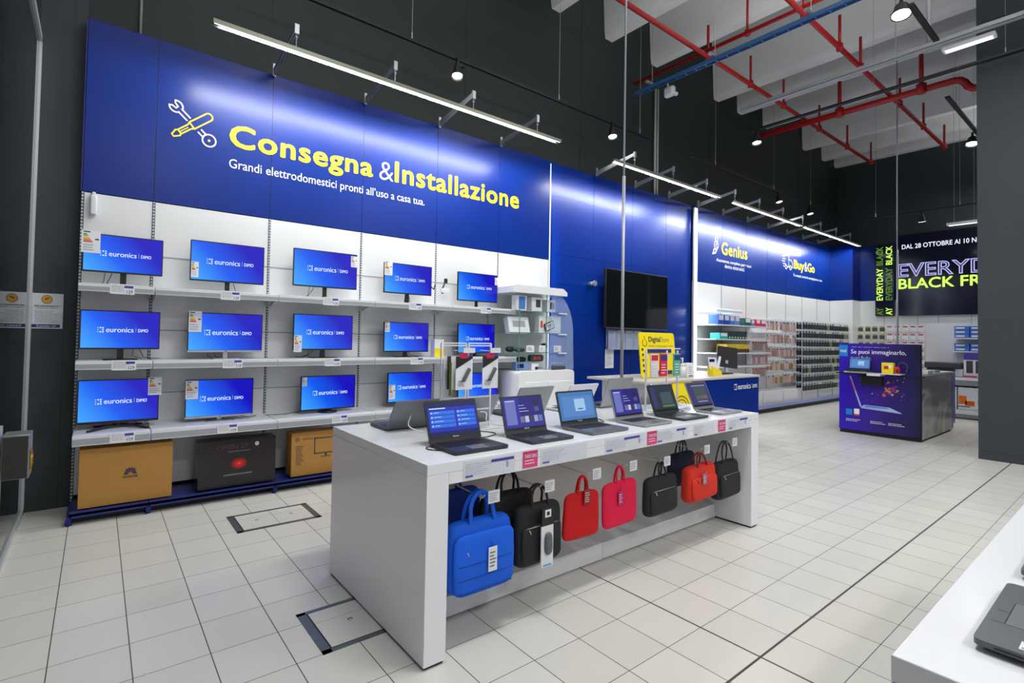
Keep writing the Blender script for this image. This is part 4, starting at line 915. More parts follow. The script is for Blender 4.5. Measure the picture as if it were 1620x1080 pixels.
b = B(mat('lime_card', s2l(128, 146, 56), .5)); b.box(0, .004, 0, .022, -.20, 0); tag(b.obj('accessory_pack', loc=(1.695, 2.52, 1.36)), 'lime green card seen edge on at the left of the wire rack', 'pack')
t = thing('wire_rack', 'white wire rack with clear uprights on the right part of the table', 'rack', (3.66, 2.55, TZ))
b = B(WMETAL)
for x in (0, .30, .46): b.box(x-.007, x+.007, -.005, .005, 0, .50)
for z_ in (.46, .27, .515): b.box(-.01, .50, -.004, .004, z_-.004, z_+.004)
b.box(-.02, .50, -.08, .08, 0, .005); b.obj('frame', t)
for k, (x, c, lab) in enumerate(((.05, (s2l(220, 215, 220), s2l(200, 40, 60)), 'white pack with a red top on the right wire rack'), (.18, (s2l(214, 44, 66), s2l(60, 50, 130)), 'red pack with a dark header in the middle of the right wire rack'), (.38, (s2l(90, 170, 150), s2l(40, 60, 110)), 'teal green pack on the right wire rack'))):
    b = B(mat('pack_c%d' % k, c[0], .5)); b.box(-.05, .05, 0, .012, -.19, 0, .001, 1); b.m(mat('pack_h%d' % k, c[1], .5)); b.box(-.045, .045, -.002, 0, -.055, -.01); b.m(CARD); b.keep = True; lines(b, -.04, .04, -.17, -.08, 4, -.003, RND)
    tag(b.obj('accessory_pack', loc=(3.66+x, 2.50, 1.40)), lab, 'pack', 'packs on the right wire rack')
# power poles
def pole(x, y, z0, zs, z1, r0, r1, lab):
    t = thing('power_pole', lab, 'pole', (x, y, z0)); b = B(mat('pole_grey', (.40, .41, .42), .4, .4)); b.cyl((0, 0, 0), (0, 0, zs-z0), r0, 10); b.obj('conduit', t)
    b = B(STEEL); b.cyl((0, 0, zs-z0), (0, 0, z1-z0), r1, 8); b.obj('hanging_cable', t)
pole(3.80, 2.90, TZ, 3.0, 8.6, .014, .009, 'grey power pole rising from the laptop table to the roof')
# ================================================================== near table with laptops, right bottom
display_table(1.227, 4.43, -.85, .31, 'white display table at the lower right corner, close to the camera')
b = B(GREYRAIL); b.box(1.5, 4.3, .3105, .312, .84, .905); 
tag(b.obj('price_strip', loc=(0, 0, 0)), 'grey price rail along the far edge of the nearest table', 'price strip')
t = thing('laptop', 'open grey laptop at the lower right with a label on its palm rest', 'laptop', (1.575, .222, TZ), PI, 'laptops on the nearest table')
GL = mat('gun_grey', (.115, .125, .14), .4, .5)
b = B(GL); b.prism([(a, c+.12) for a, c in rrect(-.195, .195, -.12, .12, .014, 4)], .012, .024, 'z'); b.m(BLACK); b.box(-.17, .17, .012, .23, 0, .012); b.box(.1945, .1955, .03, .11, .015, .019); b.cyl((.1945, .125, .017), (.1957, .125, .017), .002, 8); b.obj('base', t)
b = B(mat('pad_grey', (.17, .185, .20), .35, .3)); b.box(-.06, .075, .030, .105, .0241, .0246); b.m(GL); b.box(-.06, .006, .010, .028, .0241, .0246); b.box(.009, .075, .010, .028, .0241, .0246); b.m(BLACK); b.box(-.06, .075, .0285, .0295, .0240, .02465); b.obj('touchpad', t)
b = B(CARD); b.box(.135, .175, .060, .075, .0241, .0246); b.m(DARKTXT)
Mt = Matrix.Translation((.155, .0675, .0248)) @ Matrix.Rotation(PI, 4, 'Z') @ Matrix.Rotation(-PI/2, 4, 'X')
add_text(b, 'intel', -.016, .016, -.005, .005, 0, .03, M=Mt); b.obj('sticker', t)
b = B(BLACK)
for i in range(5):
    for j in range(13): b.box(-.17+j*.026, -.148+j*.026, .125+i*.019, .141+i*.019, .0241, .0262)
b.obj('keyboard', t)
b = B(GL); b.prism(rrect(-.195, .195, 0, .24, .012), 0, .007, 'y'); b.obj('lid', t, (0, .236, .02), (-.35, 0, 0))
dup(t, (2.085, .215, TZ), PI, 'grey laptop whose corner shows at the right frame edge beyond the nearest one')
# ================================================================== service counter with yellow sign
CW = noisy('pale_wood', (.50, .48, .46), (.56, .53, .50), 3, .45)
t = thing('service_counter', 'blue fronted service counter with a pale top in front of the television wall', 'counter', (0, 0, 0))
b = B(CW); b.box(5.23, 8.12, 3.64, 4.55, .985, 1.015, .003, 1); b.obj('countertop', t)
b = B(mat('counter_pale', (.62, .60, .58), .4)); b.box(5.36, 5.80, 3.68, 4.4, 0, .985); b.obj('side_panel', t)
for a, c in ((6.24, 7.17), (7.175, 8.10)): b = B(BLUE); b.box(a, c, 3.655, 3.68, 0, .985); b.obj('front_panel', t)
b = B(BLUED); b.box(8.07, 8.10, 3.68, 4.45, 0, .985); b.box(5.8, 8.07, 3.68, 3.70, 0, .98); b.obj('carcass', t)
b = B(YELP); b.box(5.80, 6.235, 3.652, 3.68, 0, .98); b.m(mat('yellow_deep', s2l(120, 110, 20), .5)); b.keep = False
fp = b.obj('front_panel', t, label='yellow panel with a fingerprint pattern')
b = B(mat('yellow_deep')); b.keep = True
for k in range(4): stroke(b, arc(6.0, .62, .05+.045*k, -20 if k % 2 else 0, 200 if k % 2 else 180, 14)+[(6.0-(.05+.045*k), .2)], .008, 3.650)
b.obj('fingerprint', t)
b = B(WFILM); b.keep = True; logo(b, 7.70, .86, .70, 3.652); b.obj('lettering', t)
# digital store board
t = thing('sign_board', 'yellow sign board with rounded corners on the service counter', 'sign', (6.06, 4.0, 1.016)); t.rotation_euler = (-.10, 0, 0)
b = B(YELP); b.prism(rrect(-.40, .40, .0, .60, .04), 0, .015, 'y'); b.obj('board', t)
b = B(DARKTXT); b.keep = True; add_text(b, 'Digital', -.20, .07, .455, .545, -.001, .03); add_text(b, 'Store', .09, .27, .475, .545, -.001, -.005)
b.m(mat('yellow_deep')); add_text(b, 'Scegli la ricarica, paga in cassa', -.20, .36, .405, .435, -.001); stroke(b, arc(-.29, .46, .045, 120, 400, 12), .006, -.001); stroke(b, [(-.30, .55), (-.27, .50)], .006, -.001); b.obj('lettering', t)
b = B(mat('gift_dark', s2l(40, 44, 110), .5)); b.box(-.24, .28, -.02, -.004, .33, .38); b.box(-.18, .26, -.02, -.004, .04, .09); b.m(BLACK); 
for k in range(5): b.box(-.36, -.34, -.01, -.002, .08+.07*k, .11+.07*k)
b.obj('card_rail', t)
b = B(mat('bottle_clear', (.80, .82, .84), .1, alpha=.8)); b.cyl((0, 0, 0), (0, 0, .15), .045, 18); b.cyl((0, 0, .15), (0, 0, .19), .045, 18, .015); b.m(WMETAL); b.cyl((0, 0, .19), (0, 0, .26), .010, 8); b.box(-.04, .01, -.008, .008, .25, .265)
tag(b.obj('sanitiser_bottle', loc=(6.36, 3.86, 1.016)), 'clear pump bottle of hand gel on the service counter', 'bottle')
b = B(CARD); b.box(0, .18, 0, .08, 0, .19, .004, 1); b.m(GREYTXT); lines(b, .03, .14, .04, .15, 4, -.001, RND); b.m(DARKTXT); quad(b, .04, .14, .01, .025, -.001); b.keep = True
tag(b.obj('product_box', loc=(6.44, 3.84, 1.016)), 'white printed box right of the hand gel bottle', 'box')
t = thing('leaflet_stand', 'yellow and white leaflet stand on the service counter', 'leaflet stand', (7.18, 3.84, 1.016))
b = B(YELP); b.prism([(-.10, 0), (.16, 0), (.12, .07), (-.12, .14)], -.02, .06, 'y'); b.obj('pocket', t)
b = B(CARD); b.prism([(-.16, .13), (-.10, .06), (.06, .06), (.02, .26), (-.20, .27)], .0, .01, 'y'); b.m(BLUED); b.box(-.17, -.03, -.003, 0, .20, .24); b.obj('leaflet', t)
b = B(CARD); b.prism([(.05, .05), (.12, .05), (.20, .27), (.15, .28)], .02, .03, 'y'); b.obj('leaflet', t)
t = thing('checkout_screen', 'black tilted checkout screen on a stand on the service counter', 'screen', (8.0-.05, 4.05, 1.016)); t.rotation_euler = (0, 0, -.55)
b = B(BLACK); b.prism(rrect(-.16, .16, .09, .42, .008), 0, .03, 'y'); b.obj('screen', t, rot=(-.2, .12, 0)); b = B(SILVER); b.box(-.02, .02, .03, .06, 0, .2); b.box(-.09, .09, -.04, .10, 0, .01); b.obj('stand', t)
b = B(BLACK); b.box(-.18, .18, -.07, .07, 0, .02, .004); tag(b.obj('keyboard', loc=(7.66, 3.98, 1.016)), 'dark keyboard on the service counter left of the checkout screen', 'keyboard')
# ================================================================== accessory wall on the right of the light strip
unit2 = thing('wall_shelving', 'white accessory wall with a blue base, between the bright light strip and the corner', 'shelving')
for a, c in zip(RX, RX[1:]):
    b = B(WPANEL); b.box(a+.006, c-.006, W, W+.02, .12, 2.685); b.obj('back_panel', unit2)
    b = B(BLUEM); b.box(a+.004, c-.004, 5.02, W, .10, .115); b.m(mat('pale_blue_steel', s2l(130, 140, 200), .35)); b.box(a+.004, c-.004, 5.0, 5.02, .10, .17); b.obj('base_shelf', unit2)
    b = B(WMETAL); b.box(a+.03, c-.03, 5.1, 5.45, .13, .44); b.m(CARD)
    b.obj('drawer_front', unit2)
for x in RX: b = B(SLOT); b.box(x-.008, x+.008, W-.01, W+.02, 0, 2.685); b.obj('upright', unit2)
b = B(BLACKM); b.box(9.4, 16.3, 5.10, 5.12, 0, .10); b.obj('black_base_sheet', unit2)
b = B(WHITE); b.box(9.40, 10.40, 5.0, 5.45, 2.08, 2.14, .02); b.obj('canopy', unit2)
for z in (1.84, 1.56, 1.29, 1.02): b = B(WMETAL); b.box(9.40, 11.70, 5.02, W, z-.02, z); b.obj('shelf', unit2)
area_light('canopy_light', (9.9, 5.2, 2.07), .8, .2, 6, (9.9, 5.25, 0), (.95, 1, 1))
G4 = 'boxes on the accessory wall shelves'
bx = [(9.55, 1.84, .22, .19, s2l(40, 90, 200), 'blue and white box, first on the top accessory shelf'), (9.78, 1.84, .20, .19, s2l(30, 80, 190), 'blue and white box, second on the top accessory shelf'), (10.0, 1.84, .18, .18, s2l(70, 120, 210), 'blue and white box, third on the top accessory shelf'), (10.2, 1.84, .18, .18, s2l(120, 140, 200), 'pale violet box, fourth on the top accessory shelf'),
      (10.62, 1.84, .24, .16, s2l(40, 90, 80), 'dark green box on the top accessory shelf'), (10.88, 1.84, .14, .13, s2l(70, 130, 200), 'light blue small box on the top accessory shelf'), (11.10, 1.84, .18, .15, s2l(210, 40, 90), 'red pink box on the top accessory shelf'), (11.32, 1.84, .22, .14, s2l(200, 50, 110), 'magenta box at the right of the top accessory shelf'),
      (9.62, 1.56, .30, .12, s2l(20, 170, 165), 'teal box on the second accessory shelf')]
for x, z, w, h, c, lab in bx: small_box(x, z, w, h, mat('bx_%.2f_%.2f' % (x, z), c, .45), lab, (CARD, .1, .9, .45, .95), y=5.06, d=.2, group=G4)
for k in range(7): small_box(9.94+k*.11, 1.56, .10, .16, mat('dkgreen_box', s2l(40, 66, 60), .5), 'dark green box in the row right of the teal box, %s from the left' % ['first', 'second', 'third', 'fourth', 'fifth', 'sixth', 'seventh'][k], (mat('pale_print', s2l(170, 190, 170), .5), .2, .8, .1, .3), y=5.06, d=.2, group='dark green boxes on the second accessory shelf')
for k in range(8): small_box(9.86+k*.115, 1.29, .105, .17, mat('yellow_pack', s2l(226, 190, 50), .5), 'yellow and dark pack on the third accessory shelf, %s from the left' % ['first', 'second', 'third', 'fourth', 'fifth', 'sixth', 'seventh', 'eighth'][k], (mat('dark_print2', s2l(50, 44, 40), .5), 0, 1, 0, .45), y=5.05, d=.2, group='yellow packs on the third accessory shelf')
# hanging packs: pale ones, then dark phone case packs
def pack_proto(name, w, h, c1, c2, c3, lab, group):
    b = B(mat('pk_'+name+'1', c1, .4)); b.box(-w/2, w/2, -.004, .004, -h, 0)
    b.m(mat('pk_'+name+'2', c2, .4)); b.box(-w*.40, w*.40, -.020, -.004, -h*.97, -h*.30)
    b.m(mat('pk_'+name+'3', c3, .4)); b.box(-w*.36, w*.36, -.0065, -.004, -h*.26, -h*.06)
    o = b.obj({'a': 'accessory_pack', 'b': 'accessory_pack', 'c': 'accessory_pack', 'd': 'accessory_pack', 'k': 'cartridge_pack', 'm': 'cartridge_pack', 'n': 'cartridge_pack'}.get(name, 'phone_case_pack')); tag(o, lab, 'pack', group); return o
ROWN = ['top', 'second', 'third', 'fourth', 'fifth', 'sixth', 'seventh', 'eighth']
protos_pale = [pack_proto('a', .11, .20, (.74, .73, .76), s2l(206, 170, 176), s2l(120, 120, 150), '', ''), pack_proto('b', .11, .20, (.78, .78, .80), s2l(150, 130, 130), s2l(200, 60, 80), '', ''), pack_proto('c', .11, .21, (.70, .70, .74), s2l(190, 150, 130), s2l(90, 90, 110), '', ''), pack_proto('d', .11, .2, (.72, .72, .70), s2l(150, 120, 60), s2l(210, 190, 130), '', '')]
protos_dark = [pack_proto('e', .145, .175, (.80, .82, .84), s2l(22, 30, 44), s2l(34, 60, 100), '', ''), pack_proto('f', .145, .175, (.76, .80, .78), s2l(20, 34, 32), s2l(120, 150, 90), '', ''), pack_proto('g', .145, .175, (.80, .80, .80), s2l(30, 40, 60), (.8, .8, .8), '', ''), pack_proto('h', .145, .175, (.8, .8, .78), s2l(110, 130, 100), s2l(180, 200, 160), '', '')]
def put(proto, loc, lab, group, rz=None):
    o = proto.copy(); COL.objects.link(o); o.location = loc; o['label'] = lab; o['group'] = group
    if rz is not None: o.rotation_euler = (0, 0, rz)
    return o
R5 = random.Random(3)
for r in range(5):
    for k in range(12):
        x = 11.84+k*.122; p = protos_pale[R5.choice((0, 1, 2) if r < 3 else (0, 3, 3, 2))]
        put(p, (x, 5.16+R5.uniform(-.03, .03), 1.99-r*.30), 'pale hanging pack in the %s row left of the dark cases' % ROWN[r], 'pale packs, %s row' % ROWN[r])
for r in range(3):
    for k in range(6):
        put(protos_pale[R5.choice((0, 1))], (11.05+k*.115, 5.10, 1.53-r*.28), 'pinkish hanging pack in front of the accessory shelves, %s row' % ROWN[r], 'pinkish packs, %s row' % ROWN[r])
for r in range(8):
    for k in range(18):
        x = 13.36+k*.165; f_ = k/18
        p = protos_dark[0 if R5.random() > f_*1.1 else R5.choice((1, 2, 1, 3))]
        for dd in range(2):
            put(p, (x+dd*.02, 5.02+dd*.14, 2.01-r*.208), 'dark phone case pack, %s row of the far accessory wall, %s' % (ROWN[r], ['front one', 'rear one'][dd]), 'phone cases, %s row, %s' % (ROWN[r], ['front', 'behind'][dd]))
for r in range(8):
    b = B(WMETAL); b.box(13.30, 16.25, 5.435, 5.46, 2.03-r*.208, 2.05-r*.208)
    for k in range(18): b.cyl((13.36+k*.165, 5.44, 2.03-r*.208), (13.36+k*.165, 4.98, 2.03-r*.208), .004, 5); b.box(13.34+k*.165, 13.38+k*.165, 4.975, 4.98, 2.02-r*.208, 2.05-r*.208)
    b.obj('hook_rail', unit2)
for r in range(5):
    b = B(WMETAL); b.box(11.75, 13.25, 5.435, 5.46, 2.02-r*.30, 2.05-r*.30)
    for k in range(12): b.cyl((11.84+k*.122, 5.44, 2.02-r*.30), (11.84+k*.122, 5.06, 2.02-r*.30), .004, 5); b.box(11.82+k*.122, 11.86+k*.122, 5.05, 5.055, 2.01-r*.30, 2.045-r*.30)
    b.obj('hook_rail', unit2)
# ================================================================== back of the shop
BX = 16.9
t = thing('corner_cladding', 'white and blue cladded pier in the far corner', 'wall cladding')
b = B(WPANEL); b.box(16.30, 16.32, 4.95, W, 0, 2.69); b.box(16.30, BX, 4.93, 4.95, 0, 2.69); b.obj('panel', t, label='white lower panel')
b = B(BLUE); b.box(16.30, 16.32, 4.95, W, 2.69, 4.2); b.m(BLUED); b.box(16.30, BX, 4.93, 4.95, 2.69, 4.2); b.obj('panel', t, label='blue upper panel')
t = thing('back_wall_cladding', 'white back wall with a blue band above it behind the screens', 'wall cladding')
b = B(WPANEL); b.box(BX, BX+.02, -2, 4.93, 0, 2.69); b.m(GREYRAIL)
for y in (4.4, 3.7, 3.3, 2.7): b.box(BX-.003, BX, y-.006, y+.006, 0, 2.69)
b.obj('panel', t, label='white lower panel'); b = B(BLUE); b.box(BX, BX+.02, 3.0, 4.93, 2.69, 4.2); b.m(DWALLB); b.box(BX, BX+.02, -2, 3.0, 2.69, 4.6); b.obj('panel', t, label='blue upper panel')
# advertising screens (face -x)
def screen_board(name, yl, yr, z0, z1, lab, X=16.8):
    t = thing('advertising_screen', lab, 'screen', (X, yl, z0), -PI/2); w = yl-yr; h = z1-z0
    b = B(BLACK); b.box(0, w, 0, .06, 0, h, .004, 1); b.obj('housing', t)
    b = B(mat('ad_screen_black', (.003, .003, .006), .12, spec=.4, emit=(.012, .014, .06), es=.1)); b.box(.01, w-.01, -.003, 0, .01, h-.01); b.obj('display', t)
    return t, w, h
LIME = mat('ad_lime', (0, 0, 0), .4, emit=s2l(206, 255, 90), es=1.2); ADW = mat('ad_white', (0, 0, 0), .4, emit=(.85, .88, 1), es=1.1); ADO = mat('ad_outline', (0, 0, 0), .4, emit=s2l(190, 190, 255), es=1.)
t, w, h = screen_board('s', 4.57, 4.16, 2.265, 4.17, 'tall narrow black screen with lime green vertical words')
def vtext(b, s, x0, x1, z0, z1, bold=0., outline=0.):
    """lettering reading upwards"""
    cx, cz = (x0+x1)/2, (z0+z1)/2; Wd, Hd = z1-z0, x1-x0
    Mv = Matrix.Translation((cx, -.006, cz)) @ Matrix.Rotation(-PI/2, 4, 'Y')
    add_text(b, s, -Wd/2, Wd/2, -Hd/2, Hd/2, 0, bold, outline, M=Mv)
b = B(LIME); b.keep = True
vtext(b, 'EVERYDAY', .03, .17, .42, 1.28, .03); b.obj('lettering', t)
for wd, p_ in (('BLACK', (1.36, 1.86)), ('AY', (.03, .22))): b = B(LIME); vtext(b, wd, .23, .37, *p_, .03); b.obj('lettering', t)
b = B(mat('ad_lime_dim', (0, 0, 0), .4, emit=s2l(120, 180, 60), es=.9)); b.keep = True
vtext(b, 'EVERYDAY', .23, .37, .42, 1.28, 0, .018); b.obj('lettering', t, label='outlined green word')
for wd, p_ in (('BLACK', (1.36, 1.86)), ('AY', (.03, .22))): b = B(mat('ad_lime_dim')); vtext(b, wd, .03, .17, *p_, 0, .018); b.obj('lettering', t, label='outlined green word')
t, w, h = screen_board('s', 4.12, .92, 2.27, 4.38, 'large black screen advertising a sale in white and lime letters')
b = B(ADW); b.keep = True; add_text(b, 'DAL 28 OTTOBRE Al 10 NOVEMBRE', .12, 2.08, 1.73, 1.85, -.006, .02); b.obj('lettering', t, label='white line of text at the top')
b = B(ADO); b.keep = True; add_text(b, 'EVERYDAY', .04, 2.42, 1.00, 1.35, -.006, 0, .022); b.obj('lettering', t, label='outlined violet white word')
b = B(LIME); b.keep = True; add_text(b, 'BLACK FRIDAY', .05, 2.42, .69, .96, -.006, .03); b.obj('lettering', t, label='bold lime words')
# hanging packs on the back wall
BP = [pack_proto('k', .135, .15, (.80, .80, .82), (.72, .73, .76), s2l(190, 40, 50), '', ''), pack_proto('m', .135, .15, (.75, .74, .68), s2l(80, 76, 60), s2l(170, 160, 110), '', ''), pack_proto('n', .12, .15, (.7, .74, .80), s2l(60, 70, 90), s2l(50, 60, 120), '', '')]
for r in range(6):
    for k in range(13):
        p = BP[1] if k < 4 else (BP[0] if k < 11 else BP[2])
        put(p, (BX-.22+R5.uniform(-.02, .02), 4.86-k*.158, 2.0-r*.205), '%s hanging pack in the %s row of the back wall' % (['olive and white', 'white and red', 'blue and white'][BP.index(p)], ROWN[r]), '%s packs, %s row of the back wall' % (['olive', 'red', 'blue'][BP.index(p)], ROWN[r]), -PI/2)
    b = B(WMETAL); b.box(BX-.02, BX, 2.85, 4.93, 2.0-r*.205, 2.02-r*.205)
    for k in range(13): b.cyl((BX-.01, 4.86-k*.158, 2.003-r*.205), (BX-.26, 4.86-k*.158, 2.003-r*.205), .004, 5)
    tag(b.obj('hook_rail'), 'white hook rail on the back wall, %s from the top' % ROWN[r], 'rail', 'hook rails on the back wall')
for p in protos_pale+protos_dark+BP: bpy.data.objects.remove(p)
# printer shelving (faces -x)
sg = mat('shelf_grey', (.26, .28, .30), .45)
t = thing('printer_shelving', 'grey and white low shelving with printers beside the dark pillar', 'shelving', (14.4, 3.15, 0), -PI/2)
b = B(sg); b.box(0, 2.0, .02, .60, .02, .19); b.m(WMETAL); b.box(0, 2.0, 0, .02, .10, .19); b.obj('base', t)
b = B(sg); b.box(0, 2.0, 0, .60, .69, .80); b.m(CARD); b.box(.10, 1.9, -.004, 0, .80, .86); b.obj('shelf', t)
for z in (1.40, 1.68): b = B(WMETAL); b.box(.5, 2.0, .25, .60, z-.025, z); b.obj('shelf', t)
b = B(WPANEL); b.box(0, 2.0, .60, .62, .19, 2.0); b.obj('back_panel', t)
def fx_box(X, y, z, w, d, h, m, lab, prints=(), name='product_box', cat='box', group=None):
    t = thing(name, lab, cat, (X, y, z), -PI/2, group); b = B(m); b.box(0, w, 0, d, 0, h, .003, 1); b.obj('box_body', t)
    if prints:
        q = B()
        for mm, a0, a1, c0, c1 in prints: q.m(mm); quad(q, w*a0, w*a1, h*c0, h*c1, -.002)
        q.keep = True; q.obj('print', t)
    return t
fx_box(14.45, 3.10, .192, .56, .4, .46, WB, 'white printer box with orange print on the lower shelf, left one', ((ORANGE, .3, .8, .2, .5), (DARKTXT, .1, .8, .12, .16)))
fx_box(14.45, 2.52, .192, .60, .4, .46, WB, 'white printer box with orange print on the lower shelf beside the pillar', ((ORANGE, .02, .22, .25, .62), (mat('orange_deep', s2l(220, 90, 20), .5), .18, .42, .18, .4), (DARKTXT, .0, .3, .12, .16), (mat('berry', s2l(170, 30, 100), .5), .55, .78, .82, .98), (DARKTXT, .5, .55, .3, .45)))
t = thing('printer', 'dark grey printer on the shelf behind the kiosk', 'printer', (14.55, 3.08, .862), -PI/2)
b = B(WMETAL); b.box(0, .62, .0, .40, 0, .16, .01); b.obj('body', t); b = B(DARKG); b.box(.0, .60, -.02, .38, .16, .29, .02); b.obj('scanner_lid', t); b = B(BLACK); b.box(.05, .5, -.05, 0, .10, .16, .005); b.obj('paper_tray', t)
fx_box(14.50, 2.44, .862, .50, .35, .36, WB, 'white box with small dark pictures and a pink tag beside the printer', ((DARKG, .08, .28, .25, .95), (DARKG, .36, .6, .25, .95), (PINK, .0, .4, -.0, .1)))
fx_box(14.50, 2.44, 1.225, .50, .35, .13, mat('violet_box', s2l(84, 60, 170), .5), 'violet box on top of the white box beside the printer')
G6 = 'blue boxes on the upper printer shelves'
n = 0
for z in (1.40, 1.68):
    for k in range(4):
        for s in range(2 if z < 1.6 else 3):
            n += 1; fx_box(14.70, 2.62-k*.25, z+s*.085, .235, .25, .08, mat('blue_ink_box', s2l(70, 120, 205), .45), 'blue ink box, %s shelf over the printer, %s column, %s in its stack' % ('upper' if z > 1.6 else 'lower', ['first', 'second', 'third', 'fourth'][k], ['lowest', 'second', 'third'][s]), ((CARD, .1, .7, .3, .7),), group=G6)
# ================================================================== purple kiosk
def kiosk_material():
    m = mat('kiosk_print', s2l(60, 30, 160), .3); nt = m.node_tree; bs = nt.nodes['Principled BSDF']
    tc = N(nt, 'ShaderNodeTexCoord'); sp = N(nt, 'ShaderNodeSeparateXYZ'); nt.links.new(tc.outputs['Generated'], sp.inputs[0])
    no = N(nt, 'ShaderNodeTexNoise'); no.inputs['Scale'].default_value = 3.; nt.links.new(tc.outputs['Generated'], no.inputs['Vector'])
    v = math_node(nt, 'ADD', math_node(nt, 'MULTIPLY', sp.outputs[0], .75), math_node(nt, 'MULTIPLY', no.outputs['Fac'], .35))
    cr = N(nt, 'ShaderNodeValToRGB'); nt.links.new(v, cr.inputs[0]); e = cr.color_ramp.elements
    e[0].position = .1; e[0].color = (*s2l(46, 20, 190), 1); e[1].position = .95; e[1].color = (*s2l(24, 26, 56), 1); k = e.new(.5); k.color = (*s2l(56, 30, 140), 1)
    nt.links.new(cr.outputs[0], bs.inputs['Base Color']); return m
def gold_material():
    m = mat('kiosk_side_print', (.3, .3, .3), .22); nt = m.node_tree; bs = nt.nodes['Principled BSDF']
    tc = N(nt, 'ShaderNodeTexCoord'); no = N(nt, 'ShaderNodeTexNoise'); no.inputs['Scale'].default_value = 1.3; no.inputs['Distortion'].default_value = 1.2; no.inputs['Detail'].default_value = 1.; nt.links.new(tc.outputs['Generated'], no.inputs['Vector'])
    cr = N(nt, 'ShaderNodeValToRGB'); nt.links.new(no.outputs['Fac'], cr.inputs[0]); e = cr.color_ramp.elements
    e[0].position = .30; e[0].color = (*s2l(110, 112, 122), 1); e[1].position = .66; e[1].color = (*s2l(222, 150, 84), 1)
    for p_, c in ((.42, (130, 124, 128)), (.50, (190, 192, 196)), (.57, (140, 112, 92))): k = e.new(p_); k.color = (*s2l(*c), 1)
    nt.links.new(no.outputs['Fac'], cr.inputs[0]); nt.links.new(cr.outputs[0], bs.inputs['Base Color']); return m
t = thing('kiosk', 'purple promotional kiosk counter with a tall printed front panel', 'kiosk', (10.30, 3.31, 0), -PI/2)   # local x runs towards -y, local y runs towards +x
KW = 1.09
b = B(kiosk_material()); b.box(0, KW, 0, .05, .06, 1.52); b.m(BLACKM); b.box(.01, KW, .01, .05, 0, .06); b.obj('front_panel', t)
b = B(BLACKM); b.box(0, KW, .05, .06, .06, 1.52); b.box(KW-.004, KW+.001, 0, .05, .06, 1.52); b.obj('panel_back', t)
b = B(mat('kiosk_body', (.10, .10, .13), .4)); b.box(0, KW-.01, .06, 2.12, .03, 1.02); b.m(BLACKM); b.box(.03, KW-.04, .1, 2.06, 0, .03); b.obj('body', t)
b = B(gold_material()); b.box(KW-.01, KW, .06, 1.95, .03, 1.02); b.obj('side_print', t, label='gold and grey printed side')
b = B(mat('kiosk_side_violet', s2l(80, 66, 170), .3)); b.box(KW-.01, KW+.002, 1.951, 2.2, .12, 1.02); b.obj('side_print', t, label='violet printed strip at the far end')
b = B(mat('counter_white', (.66, .68, .72), .3)); b.box(0, KW, .06, 2.14, 1.02, 1.05); b.obj('countertop', t)
b = B(WFILM); b.keep = True
add_text(b, 'Se puoi immaginarlo,', .17, .91, 1.325, 1.42, -.002, .01); add_text(b, 'puoi farlo.', .17, .46, 1.225, 1.31, -.002, .01)
for x0 in (.10, .44, .68): lines(b, x0, x0+.22, .20, .25, 2, -.002, RND)
lines(b, .18, .85, 1.455, 1.465, 1, -.002, RND); b.obj('lettering', t)
b = B(mat('cyan_square', s2l(20, 130, 205), .4)); b.keep = True; quad(b, .0, .125, 1.30, 1.49, -.002); b.m(WFILM); add_text(b, 'intel', .018, .105, 1.365, 1.425, -.003, .01)
b.m(mat('cyan_square')); quad(b, .10, .19, .31, .41, -.002); b.m(CARD); quad(b, .215, .29, .31, .42, -.002); b.m(mat('print_red', s2l(200, 60, 50), .4)); quad(b, .215, .29, .30, .33, -.003); b.obj('badge', t)
b = B(mat('print_silver', s2l(170, 190, 225), .35)); b.keep = True
b.poly([(.15, -.002, .97), (.17, -.002, .96), (.32, -.002, .47), (.30, -.002, .46)]); b.poly([(.31, -.002, .46), (.36, -.002, .50), (.70, -.002, .49), (.85, -.002, .42)]); b.poly([(.31, -.0018, .455), (.85, -.0018, .42), (.85, -.0018, .41), (.32, -.0018, .44)])
b.m(mat('print_cyan', s2l(60, 120, 220), .35)); b.poly([(.36, -.003, .49), (.66, -.003, .48), (.70, -.003, .465), (.38, -.003, .465)]); b.m(mat('print_rose', s2l(190, 90, 110), .35)); b.poly([(.16, -.003, .93), (.175, -.003, .92), (.24, -.003, .72), (.22, -.003, .72)])
rk = random.Random(5)
for k in range(34):
    cx = .70+rk.gauss(0, .07); cz = .76+rk.gauss(0, .05)+(cx-.70)*.2; q = rk.uniform(.008, .032)
    b.m(rk.choice((ORANGE, mat('print_red'), mat('print_amber', s2l(220, 150, 60), .4), mat('print_violet', s2l(120, 60, 180), .4))))
    a = rk.uniform(0, 3); b.poly([(cx+q*math.cos(a+j*2.1), -.003-.0002*k/34, cz+q*math.sin(a+j*2.1)) for j in range(3)])
for k in range(30):
    cx = rk.uniform(.2, .9); cz = rk.uniform(.55, 1.0); q = rk.uniform(.003, .009); b.m(rk.choice((mat('print_red'), mat('print_violet'), mat('print_silver')))); quad(b, cx-q, cx+q, cz-q, cz+q, -.002)
b.obj('printed_picture', t)
b = B(SILVER); b.box(.16, .48, -.30, -.0, 1.035, 1.06, .006); b.obj('shelf', t); b = B(BLACKM); b.box(-.05, KW+.05, -.012, 0, 1.0, 1.018); b.box(.33, .62, -.10, -.001, .83, .99, .01); b.obj('shelf_bracket', t)
b = B(WMETAL); b.box(.46, .64, -.26, 0, 1.0, 1.05, .006); b.obj('shelf', t)
